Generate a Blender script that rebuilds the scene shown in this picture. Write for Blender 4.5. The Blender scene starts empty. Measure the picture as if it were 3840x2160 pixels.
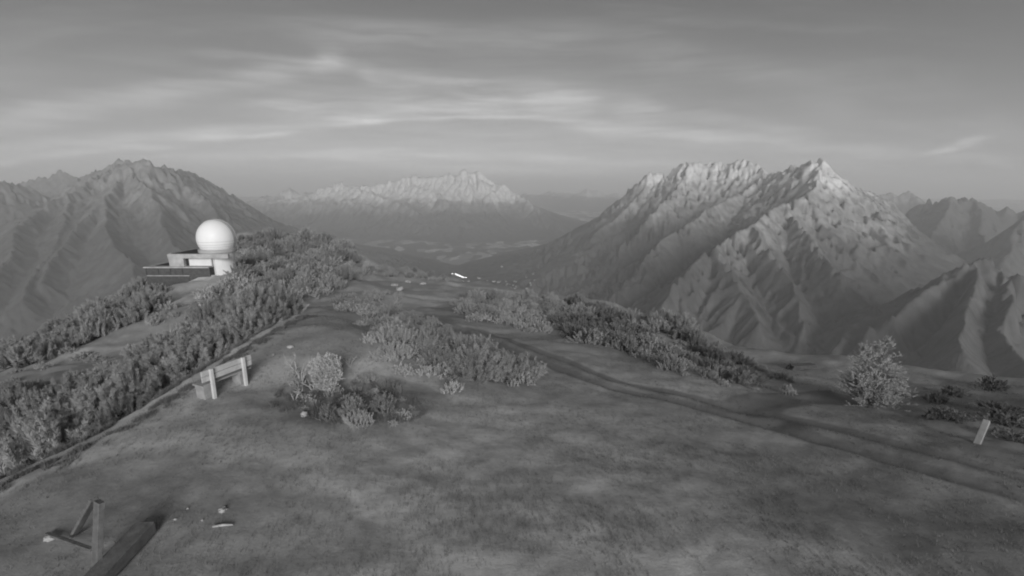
import bpy, bmesh, math, random
import numpy as np
from mathutils import Vector, Matrix

R = math.radians
rng = np.random.default_rng(7)
random.seed(7)
sc = bpy.context.scene
COL = sc.collection

# ------------------------------------------------------------------ camera
F = 1760.0                      # focal length in pixels of the 3840 wide photograph
PITCH = R(12.2)
CAMZ = 6.5
cam_d = bpy.data.cameras.new('camera')
cam_d.sensor_width = 36.0
cam_d.lens = 18.0 * F / 1920.0
cam_d.clip_start = 0.1
cam_d.clip_end = 200000.0
cam = bpy.data.objects.new('camera', cam_d)
cam.location = (0, 0, CAMZ)
cam.rotation_euler = (math.pi / 2 - PITCH, 0, 0)
COL.objects.link(cam)
sc.camera = cam
CT, ST = math.cos(PITCH), math.sin(PITCH)

# ------------------------------------------------------------------ light
SUN_AZ, SUN_EL = R(170), R(16)         # clockwise from the view direction (+Y): almost straight behind the camera
SUN_STR, SKY_STR, EXPO = 2.6, 0.085, 0.25
world = bpy.data.worlds.new('World')
sc.world = world
world.use_nodes = True
sun_d = bpy.data.lights.new('sun', 'SUN')
sun_d.energy = SUN_STR
sun_d.angle = R(24)
sun_d.color = (1.0, 0.995, 0.99)
sun = bpy.data.objects.new('sun', sun_d)
sd = Vector((math.sin(SUN_AZ) * math.cos(SUN_EL), math.cos(SUN_AZ) * math.cos(SUN_EL), math.sin(SUN_EL)))
sun.rotation_euler = sd.to_track_quat('Z', 'Y').to_euler()
sun.location = sd * 50
COL.objects.link(sun)
sc.view_settings.view_transform = 'Standard'
sc.view_settings.look = 'None'
sc.view_settings.exposure = EXPO
sc.view_settings.gamma = 1.0
sc.view_settings.use_curve_mapping = False
cy = sc.cycles
cy.max_bounces = 5
cy.diffuse_bounces = 3
cy.volume_bounces = 2
cy.filter_width = 2.0
cy.use_denoising = True
try:
    cy.denoiser = 'OPENIMAGEDENOISE'
    cy.denoising_prefilter = 'ACCURATE'
except Exception:
    pass


# ------------------------------------------------------------------ node helper
class NT:
    def __init__(self, tree):
        self.t = tree
        self.n = tree.nodes
        self.l = tree.links

    def node(self, kind, ins=None, **props):
        nd = self.n.new(kind)
        for k, v in props.items():
            setattr(nd, k, v)
        for k, v in (ins or {}).items():
            s = nd.inputs[k]
            if isinstance(v, bpy.types.NodeSocket):
                self.l.new(v, s)
            else:
                s.default_value = v
        return nd

    def math(self, op, a, b=None, c=None, clamp=False):
        ins = {0: a}
        if b is not None:
            ins[1] = b
        if c is not None:
            ins[2] = c
        return self.node('ShaderNodeMath', ins, operation=op, use_clamp=clamp).outputs[0]

    def ramp(self, x, lo, hi, a=0.0, b=1.0, smooth=True):
        return self.node('ShaderNodeMapRange', {0: x, 1: lo, 2: hi, 3: a, 4: b},
                         interpolation_type='SMOOTHSTEP' if smooth else 'LINEAR').outputs[0]

    def noise(self, vec, scale, detail=4.0, rough=0.55, dist=0.0):
        return self.node('ShaderNodeTexNoise', {'Vector': vec, 'Scale': scale, 'Detail': detail,
                                                'Roughness': rough, 'Distortion': dist}).outputs[0]

    def mix(self, f, a, b):
        nd = self.node('ShaderNodeMix', {0: f, 2: a, 3: b}, data_type='FLOAT')
        return nd.outputs[0]


def pix_dir(px, py):
    x, y = (px - 1920) / F, -(py - 1080) / F
    return np.array([x, CT + y * ST, -ST + y * CT])


def P(px, py, depth):
    return np.array([0, 0, CAMZ]) + depth * pix_dir(px, py)


def PZ(px, py, z):
    d = pix_dir(px, py)
    return np.array([0, 0, CAMZ]) + d * ((z - CAMZ) / d[2])


def azel(px, py):
    d = pix_dir(px, py)
    return math.atan2(d[0], d[1]), math.atan2(d[2], math.hypot(d[0], d[1]))


# ------------------------------------------------------------------ sky
def build_sky():
    N = NT(world.node_tree)
    N.n.clear()
    out = N.node('ShaderNodeOutputWorld')
    bg = N.node('ShaderNodeBackground')
    N.l.new(bg.outputs[0], out.inputs[0])
    sky = N.node('ShaderNodeTexSky', sky_type='NISHITA')
    sky.sun_disc = False
    sky.sun_elevation = SUN_EL
    sky.sun_rotation = SUN_AZ
    sky.altitude = 2000
    sky.air_density = 1.0
    sky.dust_density = 2.0
    bw = N.node('ShaderNodeRGBToBW', {0: sky.outputs[0]}).outputs[0]
    co = N.node('ShaderNodeTexCoord').outputs['Generated']
    sep = N.node('ShaderNodeSeparateXYZ', {0: co})
    x, y, z = sep.outputs
    az = N.math('ARCTAN2', x, y)
    hyp = N.math('SQRT', N.math('ADD', N.math('MULTIPLY', x, x), N.math('MULTIPLY', y, y)))
    el = N.math('ARCTAN2', z, hyp)
    # soft wobble of the cloud coordinates
    ae = N.node('ShaderNodeCombineXYZ', {0: az, 1: el, 2: 0.0}).outputs[0]
    st = N.node('ShaderNodeVectorMath', {0: ae, 1: (3.0, 9.0, 1.0)}, operation='MULTIPLY').outputs[0]
    nz = N.node('ShaderNodeTexNoise', {'Vector': st, 'Scale': 1.0, 'Detail': 4.0, 'Roughness': 0.55}).outputs['Color']
    off = N.node('ShaderNodeVectorMath', {0: nz, 1: (0.5, 0.5, 0.5)}, operation='SUBTRACT').outputs[0]
    off = N.node('ShaderNodeVectorMath', {0: off, 1: (0.07, 0.020, 0.0)}, operation='MULTIPLY').outputs[0]
    st2 = N.node('ShaderNodeVectorMath', {0: ae, 1: (11.0, 48.0, 1.0)}, operation='MULTIPLY').outputs[0]
    nz2 = N.node('ShaderNodeTexNoise', {'Vector': st2, 'Scale': 1.0, 'Detail': 5.0, 'Roughness': 0.6}).outputs['Color']
    off2 = N.node('ShaderNodeVectorMath', {0: nz2, 1: (0.5, 0.5, 0.5)}, operation='SUBTRACT').outputs[0]
    off2 = N.node('ShaderNodeVectorMath', {0: off2, 1: (0.06, 0.014, 0.0)}, operation='MULTIPLY').outputs[0]
    off = N.node('ShaderNodeVectorMath', {0: off, 1: off2}, operation='ADD').outputs[0]
    wae = N.node('ShaderNodeVectorMath', {0: ae, 1: off}, operation='ADD').outputs[0]
    # cirrus bands as they lie over the mountains: points on the photograph, half thickness in pixels, strength
    bands = [
        ([(-100, 470), (400, 385), (850, 312), (1150, 262), (1300, 228)], 34, .42), ([(1200, 180), (1310, 245), (1420, 305)], 34, .2),
        ([(1350, 275), (1600, 300), (1900, 345), (2250, 352)], 38, .24), ([(680, 188), (950, 205), (1220, 226)], 12, .22),
        ([(950, 402), (1300, 396), (1650, 392), (1950, 396), (2300, 390), (2480, 420)], 40, .34), ([(2420, 412), (2800, 468), (3080, 512)], 20, .2),
        ([(1320, 464), (1550, 449), (1900, 441), (2160, 450)], 9, .34), ([(-100, 572), (250, 528), (600, 512), (900, 498), (1200, 470), (1450, 442)], 22, .40),
        ([(680, 522), (950, 510), (1120, 495)], 8, .36), ([(-150, 632), (150, 590), (400, 562), (700, 550)], 11, .5),
        ([(650, 592), (1100, 576), (1500, 571), (1900, 586), (2300, 610), (2750, 634)], 18, .34), ([(2130, 480), (2500, 496), (2800, 526), (3150, 562), (3420, 592)], 22, .4),
        ([(3430, 584), (3560, 548), (3710, 514)], 12, .6), ([(3480, 596), (3650, 586), (3820, 612)], 16, .3), ([(1450, 622), (1900, 642), (2450, 652)], 25, .2),
        ([(2300, 180), (2700, 230), (3000, 330), (3220, 425)], 55, .12), ([(1100, 108), (1700, 130), (2350, 120)], 55, .12), ([(-100, 300), (300, 250), (700, 215)], 40, .07),
    ]
    S = [(300, 540, 3100, 540, 260, .26), (900, 300, 2500, 340, 240, .12)]
    for pts, w, st_ in bands:
        for (xa, ya), (xb, yb) in zip(pts[:-1], pts[1:]):
            S.append((xa, ya, xb, yb, w, st_ * 1.15))
    acc = None
    for (x0, y0, x1, y1, w, s) in S:
        a0, e0 = azel(x0, y0)
        a1, e1 = azel(x1, y1)
        ca, ce = (a0 + a1) / 2, (e0 + e1) / 2
        L = math.hypot(a1 - a0, e1 - e0) / 2
        ang = math.atan2(e1 - e0, a1 - a0)
        m = N.node('ShaderNodeMapping', {'Vector': wae, 'Location': (ca, ce, 0), 'Rotation': (0, 0, ang),
                                         'Scale': (L * 1.02, w / F * 0.95, 1.0)}, vector_type='TEXTURE').outputs[0]
        d2 = N.node('ShaderNodeVectorMath', {0: m, 1: m}, operation='DOT_PRODUCT').outputs['Value']
        g = N.math('POWER', 0.3679, N.math('POWER', d2, 1.35))
        acc = N.math('MULTIPLY', g, s) if acc is None else N.math('MULTIPLY_ADD', g, s, acc)
    # thin fibrous cirrus over the whole sky
    pl = N.math('ADD', N.math('MAXIMUM', z, 0.0), 0.16)
    pv = N.node('ShaderNodeCombineXYZ', {0: N.math('DIVIDE', x, pl), 1: N.math('DIVIDE', y, pl), 2: 0.0}).outputs[0]
    pm = N.node('ShaderNodeMapping', {'Vector': pv, 'Rotation': (0, 0, R(8)), 'Scale': (0.45, 1.7, 1.0)}).outputs[0]
    fib = N.noise(pm, 1.1, 6.0, 0.58, 0.6)
    fibm = N.ramp(fib, 0.44, 0.74)
    tot = N.math('MULTIPLY_ADD', fibm, 0.22, acc)
    fine = N.noise(N.node('ShaderNodeVectorMath', {0: wae, 1: (4, 46, 1)}, operation='MULTIPLY').outputs[0], 1.0, 6.0, 0.62)
    tot = N.math('MULTIPLY', tot, N.ramp(fine, 0.3, 0.7, 0.42, 1.5, False))
    veil = N.math('POWER', 0.3679, N.math('MULTIPLY', N.math('MAXIMUM', el, 0.0), 3.2))
    veil = N.math('MULTIPLY', veil, 0.85)
    base = N.math('MULTIPLY_ADD', bw, 0.46, N.math('MULTIPLY', veil, SKY_VEIL))
    lum = N.math('MULTIPLY_ADD', tot, SKY_CLOUD, base)
    N.l.new(lum, bg.inputs[0])
    bg.inputs[1].default_value = SKY_STR


SKY_VEIL, SKY_CLOUD = 0.9, 2.5
build_sky()


# ------------------------------------------------------------------ numpy noise
_perm = np.random.default_rng(11).permutation(4096)


def _h(ix, iy, seed):
    return _perm[(_perm[(ix + seed * 131) & 4095] + iy) & 4095]


def perlin(x, y, seed=0):
    x = np.asarray(x, float)
    y = np.asarray(y, float)
    ix, iy = np.floor(x).astype(np.int64), np.floor(y).astype(np.int64)
    fx, fy = x - ix, y - iy
    u, v = fx * fx * fx * (fx * (fx * 6 - 15) + 10), fy * fy * fy * (fy * (fy * 6 - 15) + 10)

    def g(a, b, dx, dy):
        an = _h(a, b, seed) * (2 * math.pi / 4096)
        return np.cos(an) * dx + np.sin(an) * dy
    n00, n10 = g(ix, iy, fx, fy), g(ix + 1, iy, fx - 1, fy)
    n01, n11 = g(ix, iy + 1, fx, fy - 1), g(ix + 1, iy + 1, fx - 1, fy - 1)
    return ((n00 * (1 - u) + n10 * u) * (1 - v) + (n01 * (1 - u) + n11 * u) * v) * 1.5


def fbm(x, y, oct=5, seed=0, gain=0.5):
    r, a = 0, 1.0
    for i in range(oct):
        r = r + a * perlin(x * 2 ** i, y * 2 ** i, seed + i)
        a *= gain
    return r


def ridged(x, y, oct=4, seed=0, gain=0.5):
    r, a = 0, 1.0
    for i in range(oct):
        n = 1 - np.abs(perlin(x * 2 ** i, y * 2 ** i, seed + i)) * 1.6
        r = r + a * n
        a *= gain
    return r / 1.8


# ------------------------------------------------------------------ materials
def grey_mat(name, val, rough=0.9, var=0.25, scale=3.0, bump=0.0, bscale=30.0, vec='Object'):
    m = bpy.data.materials.new(name)
    m.use_nodes = True
    N = NT(m.node_tree)
    b = N.n['Principled BSDF']
    co = N.node('ShaderNodeTexCoord').outputs[vec]
    n = N.noise(co, scale, 5.0, 0.6)
    v = N.math('MULTIPLY', N.ramp(n, 0.25, 0.75, 1 - var, 1 + var, False), val)
    N.l.new(v, b.inputs['Base Color'])
    b.inputs['Roughness'].default_value = rough
    b.inputs['Specular IOR Level'].default_value = 0.25
    if bump:
        bn = N.noise(co, bscale, 4.0, 0.6)
        bp = N.node('ShaderNodeBump', {'Strength': bump, 'Distance': 0.02, 'Height': bn})
        N.l.new(bp.outputs[0], b.inputs['Normal'])
    return m


def vary(m, amt):
    N = NT(m.node_tree)
    b = N.n['Principled BSDF']
    src = b.inputs['Base Color'].links[0].from_socket
    rnd = N.node('ShaderNodeObjectInfo').outputs['Random']
    N.l.new(N.math('MULTIPLY', src, N.ramp(rnd, 0.0, 1.0, 1 - amt, 1 + amt, False)), b.inputs['Base Color'])
    return m


def mesh_obj(name, verts, faces, mat, parent=None, smooth=False, attrs=None):
    me = bpy.data.meshes.new(name)
    verts = np.asarray(verts, np.float32)
    if isinstance(faces, np.ndarray):
        k = faces.shape[1]
        me.vertices.add(len(verts))
        me.vertices.foreach_set('co', verts.ravel())
        me.loops.add(faces.size)
        me.loops.foreach_set('vertex_index', faces.ravel().astype(np.int32))
        me.polygons.add(len(faces))
        me.polygons.foreach_set('loop_start', np.arange(0, faces.size, k, dtype=np.int32))
        me.update(calc_edges=True)
    else:
        me.from_pydata([tuple(v) for v in verts], [], faces)
        me.update()
    if smooth:
        me.polygons.foreach_set('use_smooth', np.ones(len(me.polygons), bool))
    for k, v in (attrs or {}).items():
        a = me.attributes.new(k, 'FLOAT', 'POINT')
        a.data.foreach_set('value', np.asarray(v, np.float32))
    if mat:
        me.materials.append(mat)
    o = bpy.data.objects.new(name, me)
    COL.objects.link(o)
    if parent:
        o.parent = parent
    return o


def tag(o, label=None, cat=None, group=None, kind=None):
    if label:
        o['label'] = label
    if cat:
        o['category'] = cat
    if group:
        o['group'] = group
    if kind:
        o['kind'] = kind
    return o


def thing(name, loc, label, cat, rz=0.0, group=None):
    o = bpy.data.objects.new(name, None)
    o.empty_display_size = 0.2
    COL.objects.link(o)
    o.location = [float(v) for v in loc]
    o.rotation_euler = (0, 0, rz)
    return tag(o, label, cat, group)


def copy_tree(o, parent=None):
    c = o.copy()
    COL.objects.link(c)
    if parent is not None:
        c.parent = parent
    for ch in o.children:
        copy_tree(ch, c)
    return c


# ------------------------------------------------------------------ near ground
CTRL = []


def cp(px, py, depth=None, z=None):
    CTRL.append(P(px, py, depth) if depth else PZ(px, py, z))


for a in [(1920, 2160, 0), (300, 2150, 0), (3500, 2150, -.2), (-300, 2160, 0), (4200, 2160, -.4), (1920, 1900, -.1), (800, 1900, 0),
          (3000, 1900, -.35), (3840, 1980, -.6), (0, 1950, -.1), (1920, 1700, -.4), (1300, 1700, -.05), (700, 1650, .05), (2600, 1700, -.75), (860, 1465, .2),
          (0, 1800, -.3), (350, 1640, -.15), (700, 1430, .05), (-400, 2000, -.3), (1100, 1600, .1),
          (1920, 1500, -1.0), (1500, 1600, -.2), (2400, 1450, -2.0), (2000, 1330, -2.5), (1750, 1230, -3.5), (1650, 1150, -6.0), (2200, 1400, -1.7),
          (1400, 1050, -10.0), (1750, 1068, -10.5), (1700, 1120, -8.0),
          (1600, 1350, -.7), (1500, 1260, -1.0), (1750, 1400, -1.0), (3200, 1640, -1.5), (3840, 1800, -1.0), (2850, 1520, -2.2), (3150, 1500, -2.8), (2600, 1560, -1.55),
          (2200, 1270, -4.3), (2400, 1360, -3.2), (2700, 1430, -2.8), (3600, 1600, -1.9), (2050, 1280, -3.3)]:
    cp(a[0], a[1], z=a[2])
for a in [(950, 1290, 19), (1150, 1180, 24), (1250, 1212, 21), (1350, 1235, 20), (1450, 1290, 18.7), (1225, 1430, 16), (1450, 1170, 41), (1250, 1120, 55), (900, 1190, 31), (700, 1270, 40),
          (870, 1030, 63), (590, 1100, 60), (700, 1085, 59), (780, 1068, 59), (640, 1135, 52), (860, 1052, 60), (1000, 880, 128), (1250, 900, 128), (1400, 1000, 118), (1650, 1045, 100), (2000, 1110, 70), (2250, 1150, 58), (2500, 1215, 47),
          (2700, 1310, 36), (2950, 1370, 30), (3200, 1390, 28), (3500, 1430, 26), (3840, 1460, 24), (4300, 1500, 22), (3270, 1535, 20),
          (2150, 1190, 47), (450, 1600, 17), (150, 1560, 24), (0, 1420, 38), (300, 1290, 45), (500, 1130, 58), (300, 1200, 60), (60, 1300, 58),
          (-400, 1500, 30), (-800, 1800, 16), (1100, 960, 95), (1300, 990, 92)]:
    cp(a[0], a[1], depth=a[2])
for a in [(0, -10, .2), (12, -4, .0), (-12, -4, .1), (-25, -10, -1.5), (25, -10, -1.5), (0, -30, -1), (0, 0, 0), (-6, 2, 0), (6, 2, -.1)]:
    CTRL.append(np.array(a, float))
CTRL = np.array(CTRL)


def tps_fit(pts, lam=0.6):
    n = len(pts)
    d = np.hypot(pts[:, None, 0] - pts[None, :, 0], pts[:, None, 1] - pts[None, :, 1])
    K = np.where(d > 0, d * d * np.log(d + 1e-12), 0) + lam * np.eye(n)
    Pm = np.c_[np.ones(n), pts[:, :2]]
    A = np.zeros((n + 3, n + 3))
    A[:n, :n], A[:n, n:], A[n:, :n] = K, Pm, Pm.T
    return np.linalg.solve(A, np.r_[pts[:, 2], 0, 0, 0])


TW = tps_fit(CTRL)


def tps(x, y):
    sh = np.shape(x)
    x, y = np.ravel(x), np.ravel(y)
    r = np.empty(len(x))
    for i in range(0, len(x), 20000):
        xs, ys = x[i:i + 20000], y[i:i + 20000]
        d2 = (xs[:, None] - CTRL[None, :, 0]) ** 2 + (ys[:, None] - CTRL[None, :, 1]) ** 2
        U = 0.5 * d2 * np.log(d2 + 1e-12)
        r[i:i + 20000] = U @ TW[:-3] + TW[-3] + TW[-2] * xs + TW[-1] * ys
    return r.reshape(sh)


# the crest beyond which the ridge falls away: azimuth -> horizontal distance
_cr = [(P(*a)) for a in [(-700, 1500, 32), (-200, 1330, 48), (60, 1260, 60), (300, 1180, 63), (560, 1070, 72), (900, 900, 132), (1250, 885, 134), (1400, 985, 122),
                         (1650, 1035, 105), (2000, 1105, 72), (2250, 1140, 60), (2500, 1205, 49), (2700, 1305, 37.5), (2950, 1368, 31.5), (3200, 1385, 29.5), (3500, 1425, 27.5),
                         (3840, 1455, 25.5), (4400, 1500, 23.5)]]
CAZ = np.array([math.atan2(p[0], p[1]) for p in _cr])
CRR = np.array([math.hypot(p[0], p[1]) for p in _cr])
CAZ = np.r_[-math.pi, -2.2, -1.3, CAZ, 1.35, 2.2, math.pi]
CRR = np.r_[30, 28, 34, CRR, 27, 26, 30]


def catmull(pts, step):
    pts = np.asarray(pts, float)
    out = []
    ext = np.vstack([2 * pts[0] - pts[1], pts, 2 * pts[-1] - pts[-2]])
    for i in range(1, len(ext) - 2):
        p0, p1, p2, p3 = ext[i - 1:i + 3]
        n = max(2, int(np.linalg.norm(p2 - p1) / step))
        for t in np.linspace(0, 1, n, endpoint=False):
            out.append(0.5 * ((2 * p1) + (p2 - p0) * t + (2 * p0 - 5 * p1 + 4 * p2 - p3) * t * t + (3 * p1 - p0 - 3 * p2 + p3) * t ** 3))
    out.append(pts[-1])
    return np.array(out)


def base_height(x, y):
    az, r = np.arctan2(x, y), np.hypot(x, y)
    rc = np.interp(az, CAZ, CRR)
    rr = np.minimum(r, rc)
    k = rr / np.maximum(r, 1e-6)
    z = tps(x * k, y * k)
    d = np.maximum(r - rc, 0)
    return z - 0.72 * d * d / (d + 9.0)


def ground_ray(px, py):
    """first hit of the photograph's pixel with the smooth ground"""
    d = pix_dir(px, py)
    lo, hi = 4.0, 400.0
    q = None
    for n in (220, 40):
        t = np.geomspace(lo, hi, n)
        q = np.array([0, 0, CAMZ]) + t[:, None] * d
        h = base_height(q[:, 0], q[:, 1])
        below = q[:, 2] < h
        i = int(np.argmax(below))
        if not below[i]:
            return None
        lo, hi = t[max(i - 1, 0)], t[i] * 1.0001
    return q[i]


def path_from_pixels(pix, step=0.7):
    return catmull([ground_ray(*p)[:2] for p in pix], step)


TRACK = path_from_pixels([(3960, 1860), (3600, 1760), (3300, 1680), (3000, 1600), (2760, 1545), (2500, 1480), (2250, 1410), (2050, 1345), (1900, 1290), (1780, 1235)])
TRACK2 = path_from_pixels([(3240, 1494), (3050, 1496), (2900, 1503), (2810, 1525), (2800, 1555), (2900, 1585)])
SPUR = path_from_pixels([(1660, 1150), (1690, 1110), (1740, 1075)], .6)
PATHL = path_from_pixels([(1130, 1190), (1000, 1255), (860, 1345), (700, 1445), (520, 1545), (350, 1645), (150, 1735), (-60, 1830)])
ROADFAR = path_from_pixels([(1180, 1055), (1400, 1050), (1600, 1062), (1800, 1082), (2000, 1115)], .8)
OBSPATH = path_from_pixels([(800, 1060), (690, 1110), (600, 1160), (530, 1210)], .6)


def dist_path(x, y, path):
    sh = np.shape(x)
    x, y = np.ravel(x), np.ravel(y)
    best = np.full(len(x), 1e9)
    side = np.zeros(len(x))
    bb = (x > path[:, 0].min() - 6) & (x < path[:, 0].max() + 6) & (y > path[:, 1].min() - 6) & (y < path[:, 1].max() + 6)
    xi, yi = x[bb], y[bb]
    b, s = np.full(len(xi), 1e9), np.zeros(len(xi))
    for i in range(len(path) - 1):
        a, c = path[i], path[i + 1]
        v = c - a
        L2 = v @ v + 1e-9
        t = np.clip(((xi - a[0]) * v[0] + (yi - a[1]) * v[1]) / L2, 0, 1)
        dx, dy = xi - a[0] - t * v[0], yi - a[1] - t * v[1]
        d = np.hypot(dx, dy)
        m = d < b
        b[m] = d[m]
        s[m] = np.sign(v[0] * dy - v[1] * dx)[m]
    best[bb], side[bb] = b, s
    return best.reshape(sh), side.reshape(sh)


def height(x, y, full=False):
    x, y = np.asarray(x, float), np.asarray(y, float)
    z = base_height(x, y)
    r = np.hypot(x, y)
    far = np.clip(r / 60, 0, 1)
    z = z + (0.045 + 0.45 * far) * fbm(x / 7, y / 7, 4, 3) * np.clip(r / 10, .4, 1) + 0.035 * fbm(x / 1.3, y / 1.3, 3, 9)
    dt, _ = dist_path(x, y, TRACK)
    dt2, _ = dist_path(x, y, TRACK2)
    dl, sl = dist_path(x, y, PATHL)
    dfar, _ = dist_path(x, y, ROADFAR)
    wob = 0.12 * perlin(x / 1.5, y / 1.5, 21)
    rut = np.exp(-((np.abs(dt + wob) - 0.85) / 0.33) ** 2) + np.exp(-((dt2 + wob) / 0.75) ** 2)
    z = z - 0.12 * rut + 0.05 * np.exp(-(dt / .35) ** 2)
    foot = np.exp(-(dl / 0.45) ** 2)
    z = z - 0.05 * foot
    # bank falling away on the outer side of the foot path
    bank = np.where(sl < 0, 1.0, 0.0) * np.clip((dl - 0.5) / 1.6, 0, 1)
    bank = bank * np.clip((5.5 - dl) / 3.0, 0, 1)
    z = z - 0.55 * bank
    if not full:
        return z
    return z, rut, foot, dt, dt2, dl, sl, dfar


def hz(x, y):
    return float(height(np.array([x]), np.array([y]))[0])


def make_ground():
    af = np.linspace(R(-57), R(57), 620)
    ab = np.linspace(R(57), R(303), 70)[1:-1]
    az = np.r_[af, ab]
    rr = np.r_[0.0001, np.geomspace(0.8, 160, 430), np.geomspace(165, 2600, 70)]
    A, Rr = np.meshgrid(az, rr)
    x, y = Rr * np.sin(A), Rr * np.cos(A)
    z, rut, foot, dt, dt2, dl, sl, dfar = height(x, y, True)
    big = np.clip((Rr - 150) / 400, 0, 1)
    z = z + big * 60 * fbm(x / 300, y / 300, 5, 33)
    nr, na = x.shape
    idx = np.arange(nr * na).reshape(nr, na)
    i2 = np.roll(idx, -1, axis=1)
    q = np.stack([idx[:-1], i2[:-1], i2[1:], idx[1:]], -1).reshape(-1, 4)[:, ::-1]
    # what grows where (albedo of bare soil, heath with some painted vignetting, and bleached grass)
    dirt = np.clip(rut * 1.0 + 0.45 * np.exp(-(np.minimum(dt, dt2) / 1.3) ** 4) + .55 * np.exp(-(dt2 / 1.0) ** 4), 0, 1)
    heath_vignette = region_mask(x, y, HEATH_VIGNETTE)
    pale = np.clip(region_mask(x, y, PALE) + 0.9 * np.exp(-(dfar / 1.1) ** 2) + .8 * foot + .5 * np.exp(-(dl / 1.0) ** 2) + .8 * np.exp(-(dist_path(x, y, OBSPATH)[0] / .8) ** 2), 0, 1)
    o = mesh_obj('ground', np.c_[x.ravel(), y.ravel(), z.ravel()], q, ground_mat(), smooth=True,
                 attrs={'dirt': dirt.ravel(), 'heath_vignette': heath_vignette.ravel(), 'pale': pale.ravel()})
    return tag(o, kind='structure')


def region_mask(x, y, regs):
    m = np.zeros(np.shape(x))
    for (px, py, rx, ry, rot, w) in regs:
        c = ground_ray(px, py)
        if c is None:
            continue
        dx, dy = x - c[0], y - c[1]
        ca, sa = math.cos(R(rot)), math.sin(R(rot))
        u, v = dx * ca + dy * sa, -dx * sa + dy * ca
        d = (u / rx) ** 2 + (v / ry) ** 2 + 0.7 * fbm(x / 2.2, y / 2.2, 4, 51)
        m = np.maximum(m, w * np.clip(1.5 - d, 0, 1))
    return m


# px, py of the centre, radii in metres, turn, weight; dark lower-left and right patches are partly painted lens vignetting
HEATH_VIGNETTE = [(560, 1330, 8, 6, 0, .9), (300, 1420, 6, 5, 0, 1), (80, 1600, 5, 4, 0, .9), (450, 1980, 4.2, 2.4, 0, .8), (1000, 2050, 2.6, 1.2, 0, .6), (1000, 1560, 2.6, 1.1, 15, .55), (1240, 1235, 3.0, 2.6, 0, .6), (1250, 1640, 2.4, .9, 0, .5),
         (1800, 2120, 2.4, .5, 0, .4), (3500, 1950, 5, 2.6, -20, .75), (2600, 1330, 4, 2, 0, .5),
         (2150, 1200, 6, 7, 0, .9), (1420, 1480, 2.2, 1.3, 10, .9), (1000, 1500, 2.0, 1.2, 20, .7), (1330, 1560, 2.4, 1.0, 0, .9), (1700, 1160, 3.2, 12, 0, .6), (1500, 1190, 6, 5, 0, .7),
         (600, 1210, 7, 5, 0, .7), (150, 1450, 6, 6, 0, 1), (3600, 1520, 4, 2.6, -20, .9), (3300, 1560, 4, 1.5, -25, .5),
         (3750, 1700, 3, 2, 0, .7), (3600, 1850, 3.5, 1.2, -25, .45), (300, 2000, 2.2, 1.6, 0, .5), (1050, 1790, 1.1, .35, 15, .5), (2700, 1690, 1.6, .35, -15, .5),
         (2450, 1570, 2.6, .5, 5, .45), (1700, 1590, 2.6, .4, -6, .5), (1050, 1690, 1.0, .5, -20, .5), (1400, 1740, 1.6, .35, -12, .45), (2400, 1340, 3, 2, 0, .6),
         (500, 1780, 1.2, .5, 0, .4), (1500, 2110, 1.3, .35, 0, .4), (800, 2080, 1.6, .6, 0, .45)]
PALE = [(1580, 1130, 5, 8, 0, 1.0), (1950, 1780, 6, 4.5, 0, .6), (1950, 1650, 4, 2.4, 0, .3), (2450, 1640, 3.5, .7, -12, .4), (2100, 1540, 3, .9, 0, .35), (3000, 1420, 3.5, 2.0, 0, .5), (2600, 1450, 4, 1.2, 0, .4),
        (2300, 1430, 4, 1.2, -10, .35), (450, 1760, 1.2, .6, 0, .3), (3050, 1830, 1.4, .6, -15, .3), (640, 1200, 4, 2.5, 0, .4), (860, 1500, .8, .5, 0, .35), (1700, 1260, 4, 2, 0, .3)]


def ground_mat():
    m = bpy.data.materials.new('alpine_turf')
    m.use_nodes = True
    N = NT(m.node_tree)
    b = N.n['Principled BSDF']
    co = N.node('ShaderNodeTexCoord').outputs['Object']
    at = {k: N.node('ShaderNodeAttribute', attribute_name=k).outputs['Fac'] for k in ('dirt', 'heath_vignette', 'pale')}
    n1 = N.noise(co, 0.55, 6.0, 0.62, 0.4)
    n2 = N.noise(N.node('ShaderNodeMapping', {'Vector': co, 'Rotation': (0, 0, R(25)), 'Scale': (1.0, 2.0, 1.0)}).outputs[0], 1.9, 7.0, 0.66, .5)
    n4 = N.noise(co, 8.0, 5.0, 0.72)
    n3 = N.noise(co, 26.0, 3.0, 0.6)
    v = N.ramp(n1, 0.3, 0.7, 0.43, 0.48)
    v = N.math('MULTIPLY', v, N.ramp(n2, 0.3, 0.7, 0.87, 1.1, False))
    v = N.math('MULTIPLY', v, N.ramp(n3, 0.2, 0.8, 0.9, 1.1, False))
    v = N.math('MULTIPLY', v, N.ramp(n4, 0.3, 0.7, 0.88, 1.1, False))
    hm = N.ramp(N.math('ADD', at['heath_vignette'], N.math('MULTIPLY', N.math('SUBTRACT', n2, 0.5), 0.9)), 0.3, 0.7)
    v = N.mix(hm, v, N.math('MULTIPLY', v, 0.70))
    pm = N.ramp(N.math('ADD', at['pale'], N.math('MULTIPLY', N.math('SUBTRACT', n2, 0.5), 0.35)), 0.1, 0.9)
    v = N.mix(pm, v, N.math('MULTIPLY', v, 1.28))
    dm = N.ramp(N.math('ADD', at['dirt'], N.math('MULTIPLY', N.math('SUBTRACT', n2, 0.5), 0.5)), 0.25, 0.75)
    v = N.mix(dm, v, N.ramp(n3, 0.2, 0.8, 0.22, 0.31, False))
    N.l.new(v, b.inputs['Base Color'])
    b.inputs['Roughness'].default_value = 0.95
    b.inputs['Specular IOR Level'].default_value = 0.1
    h = N.math('ADD', N.math('MULTIPLY', n2, 0.7), N.math('MULTIPLY', n3, 0.25))
    bp = N.node('ShaderNodeBump', {'Strength': 0.3, 'Distance': 0.08, 'Height': h})
    N.l.new(bp.outputs[0], b.inputs['Normal'])
    return m


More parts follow.
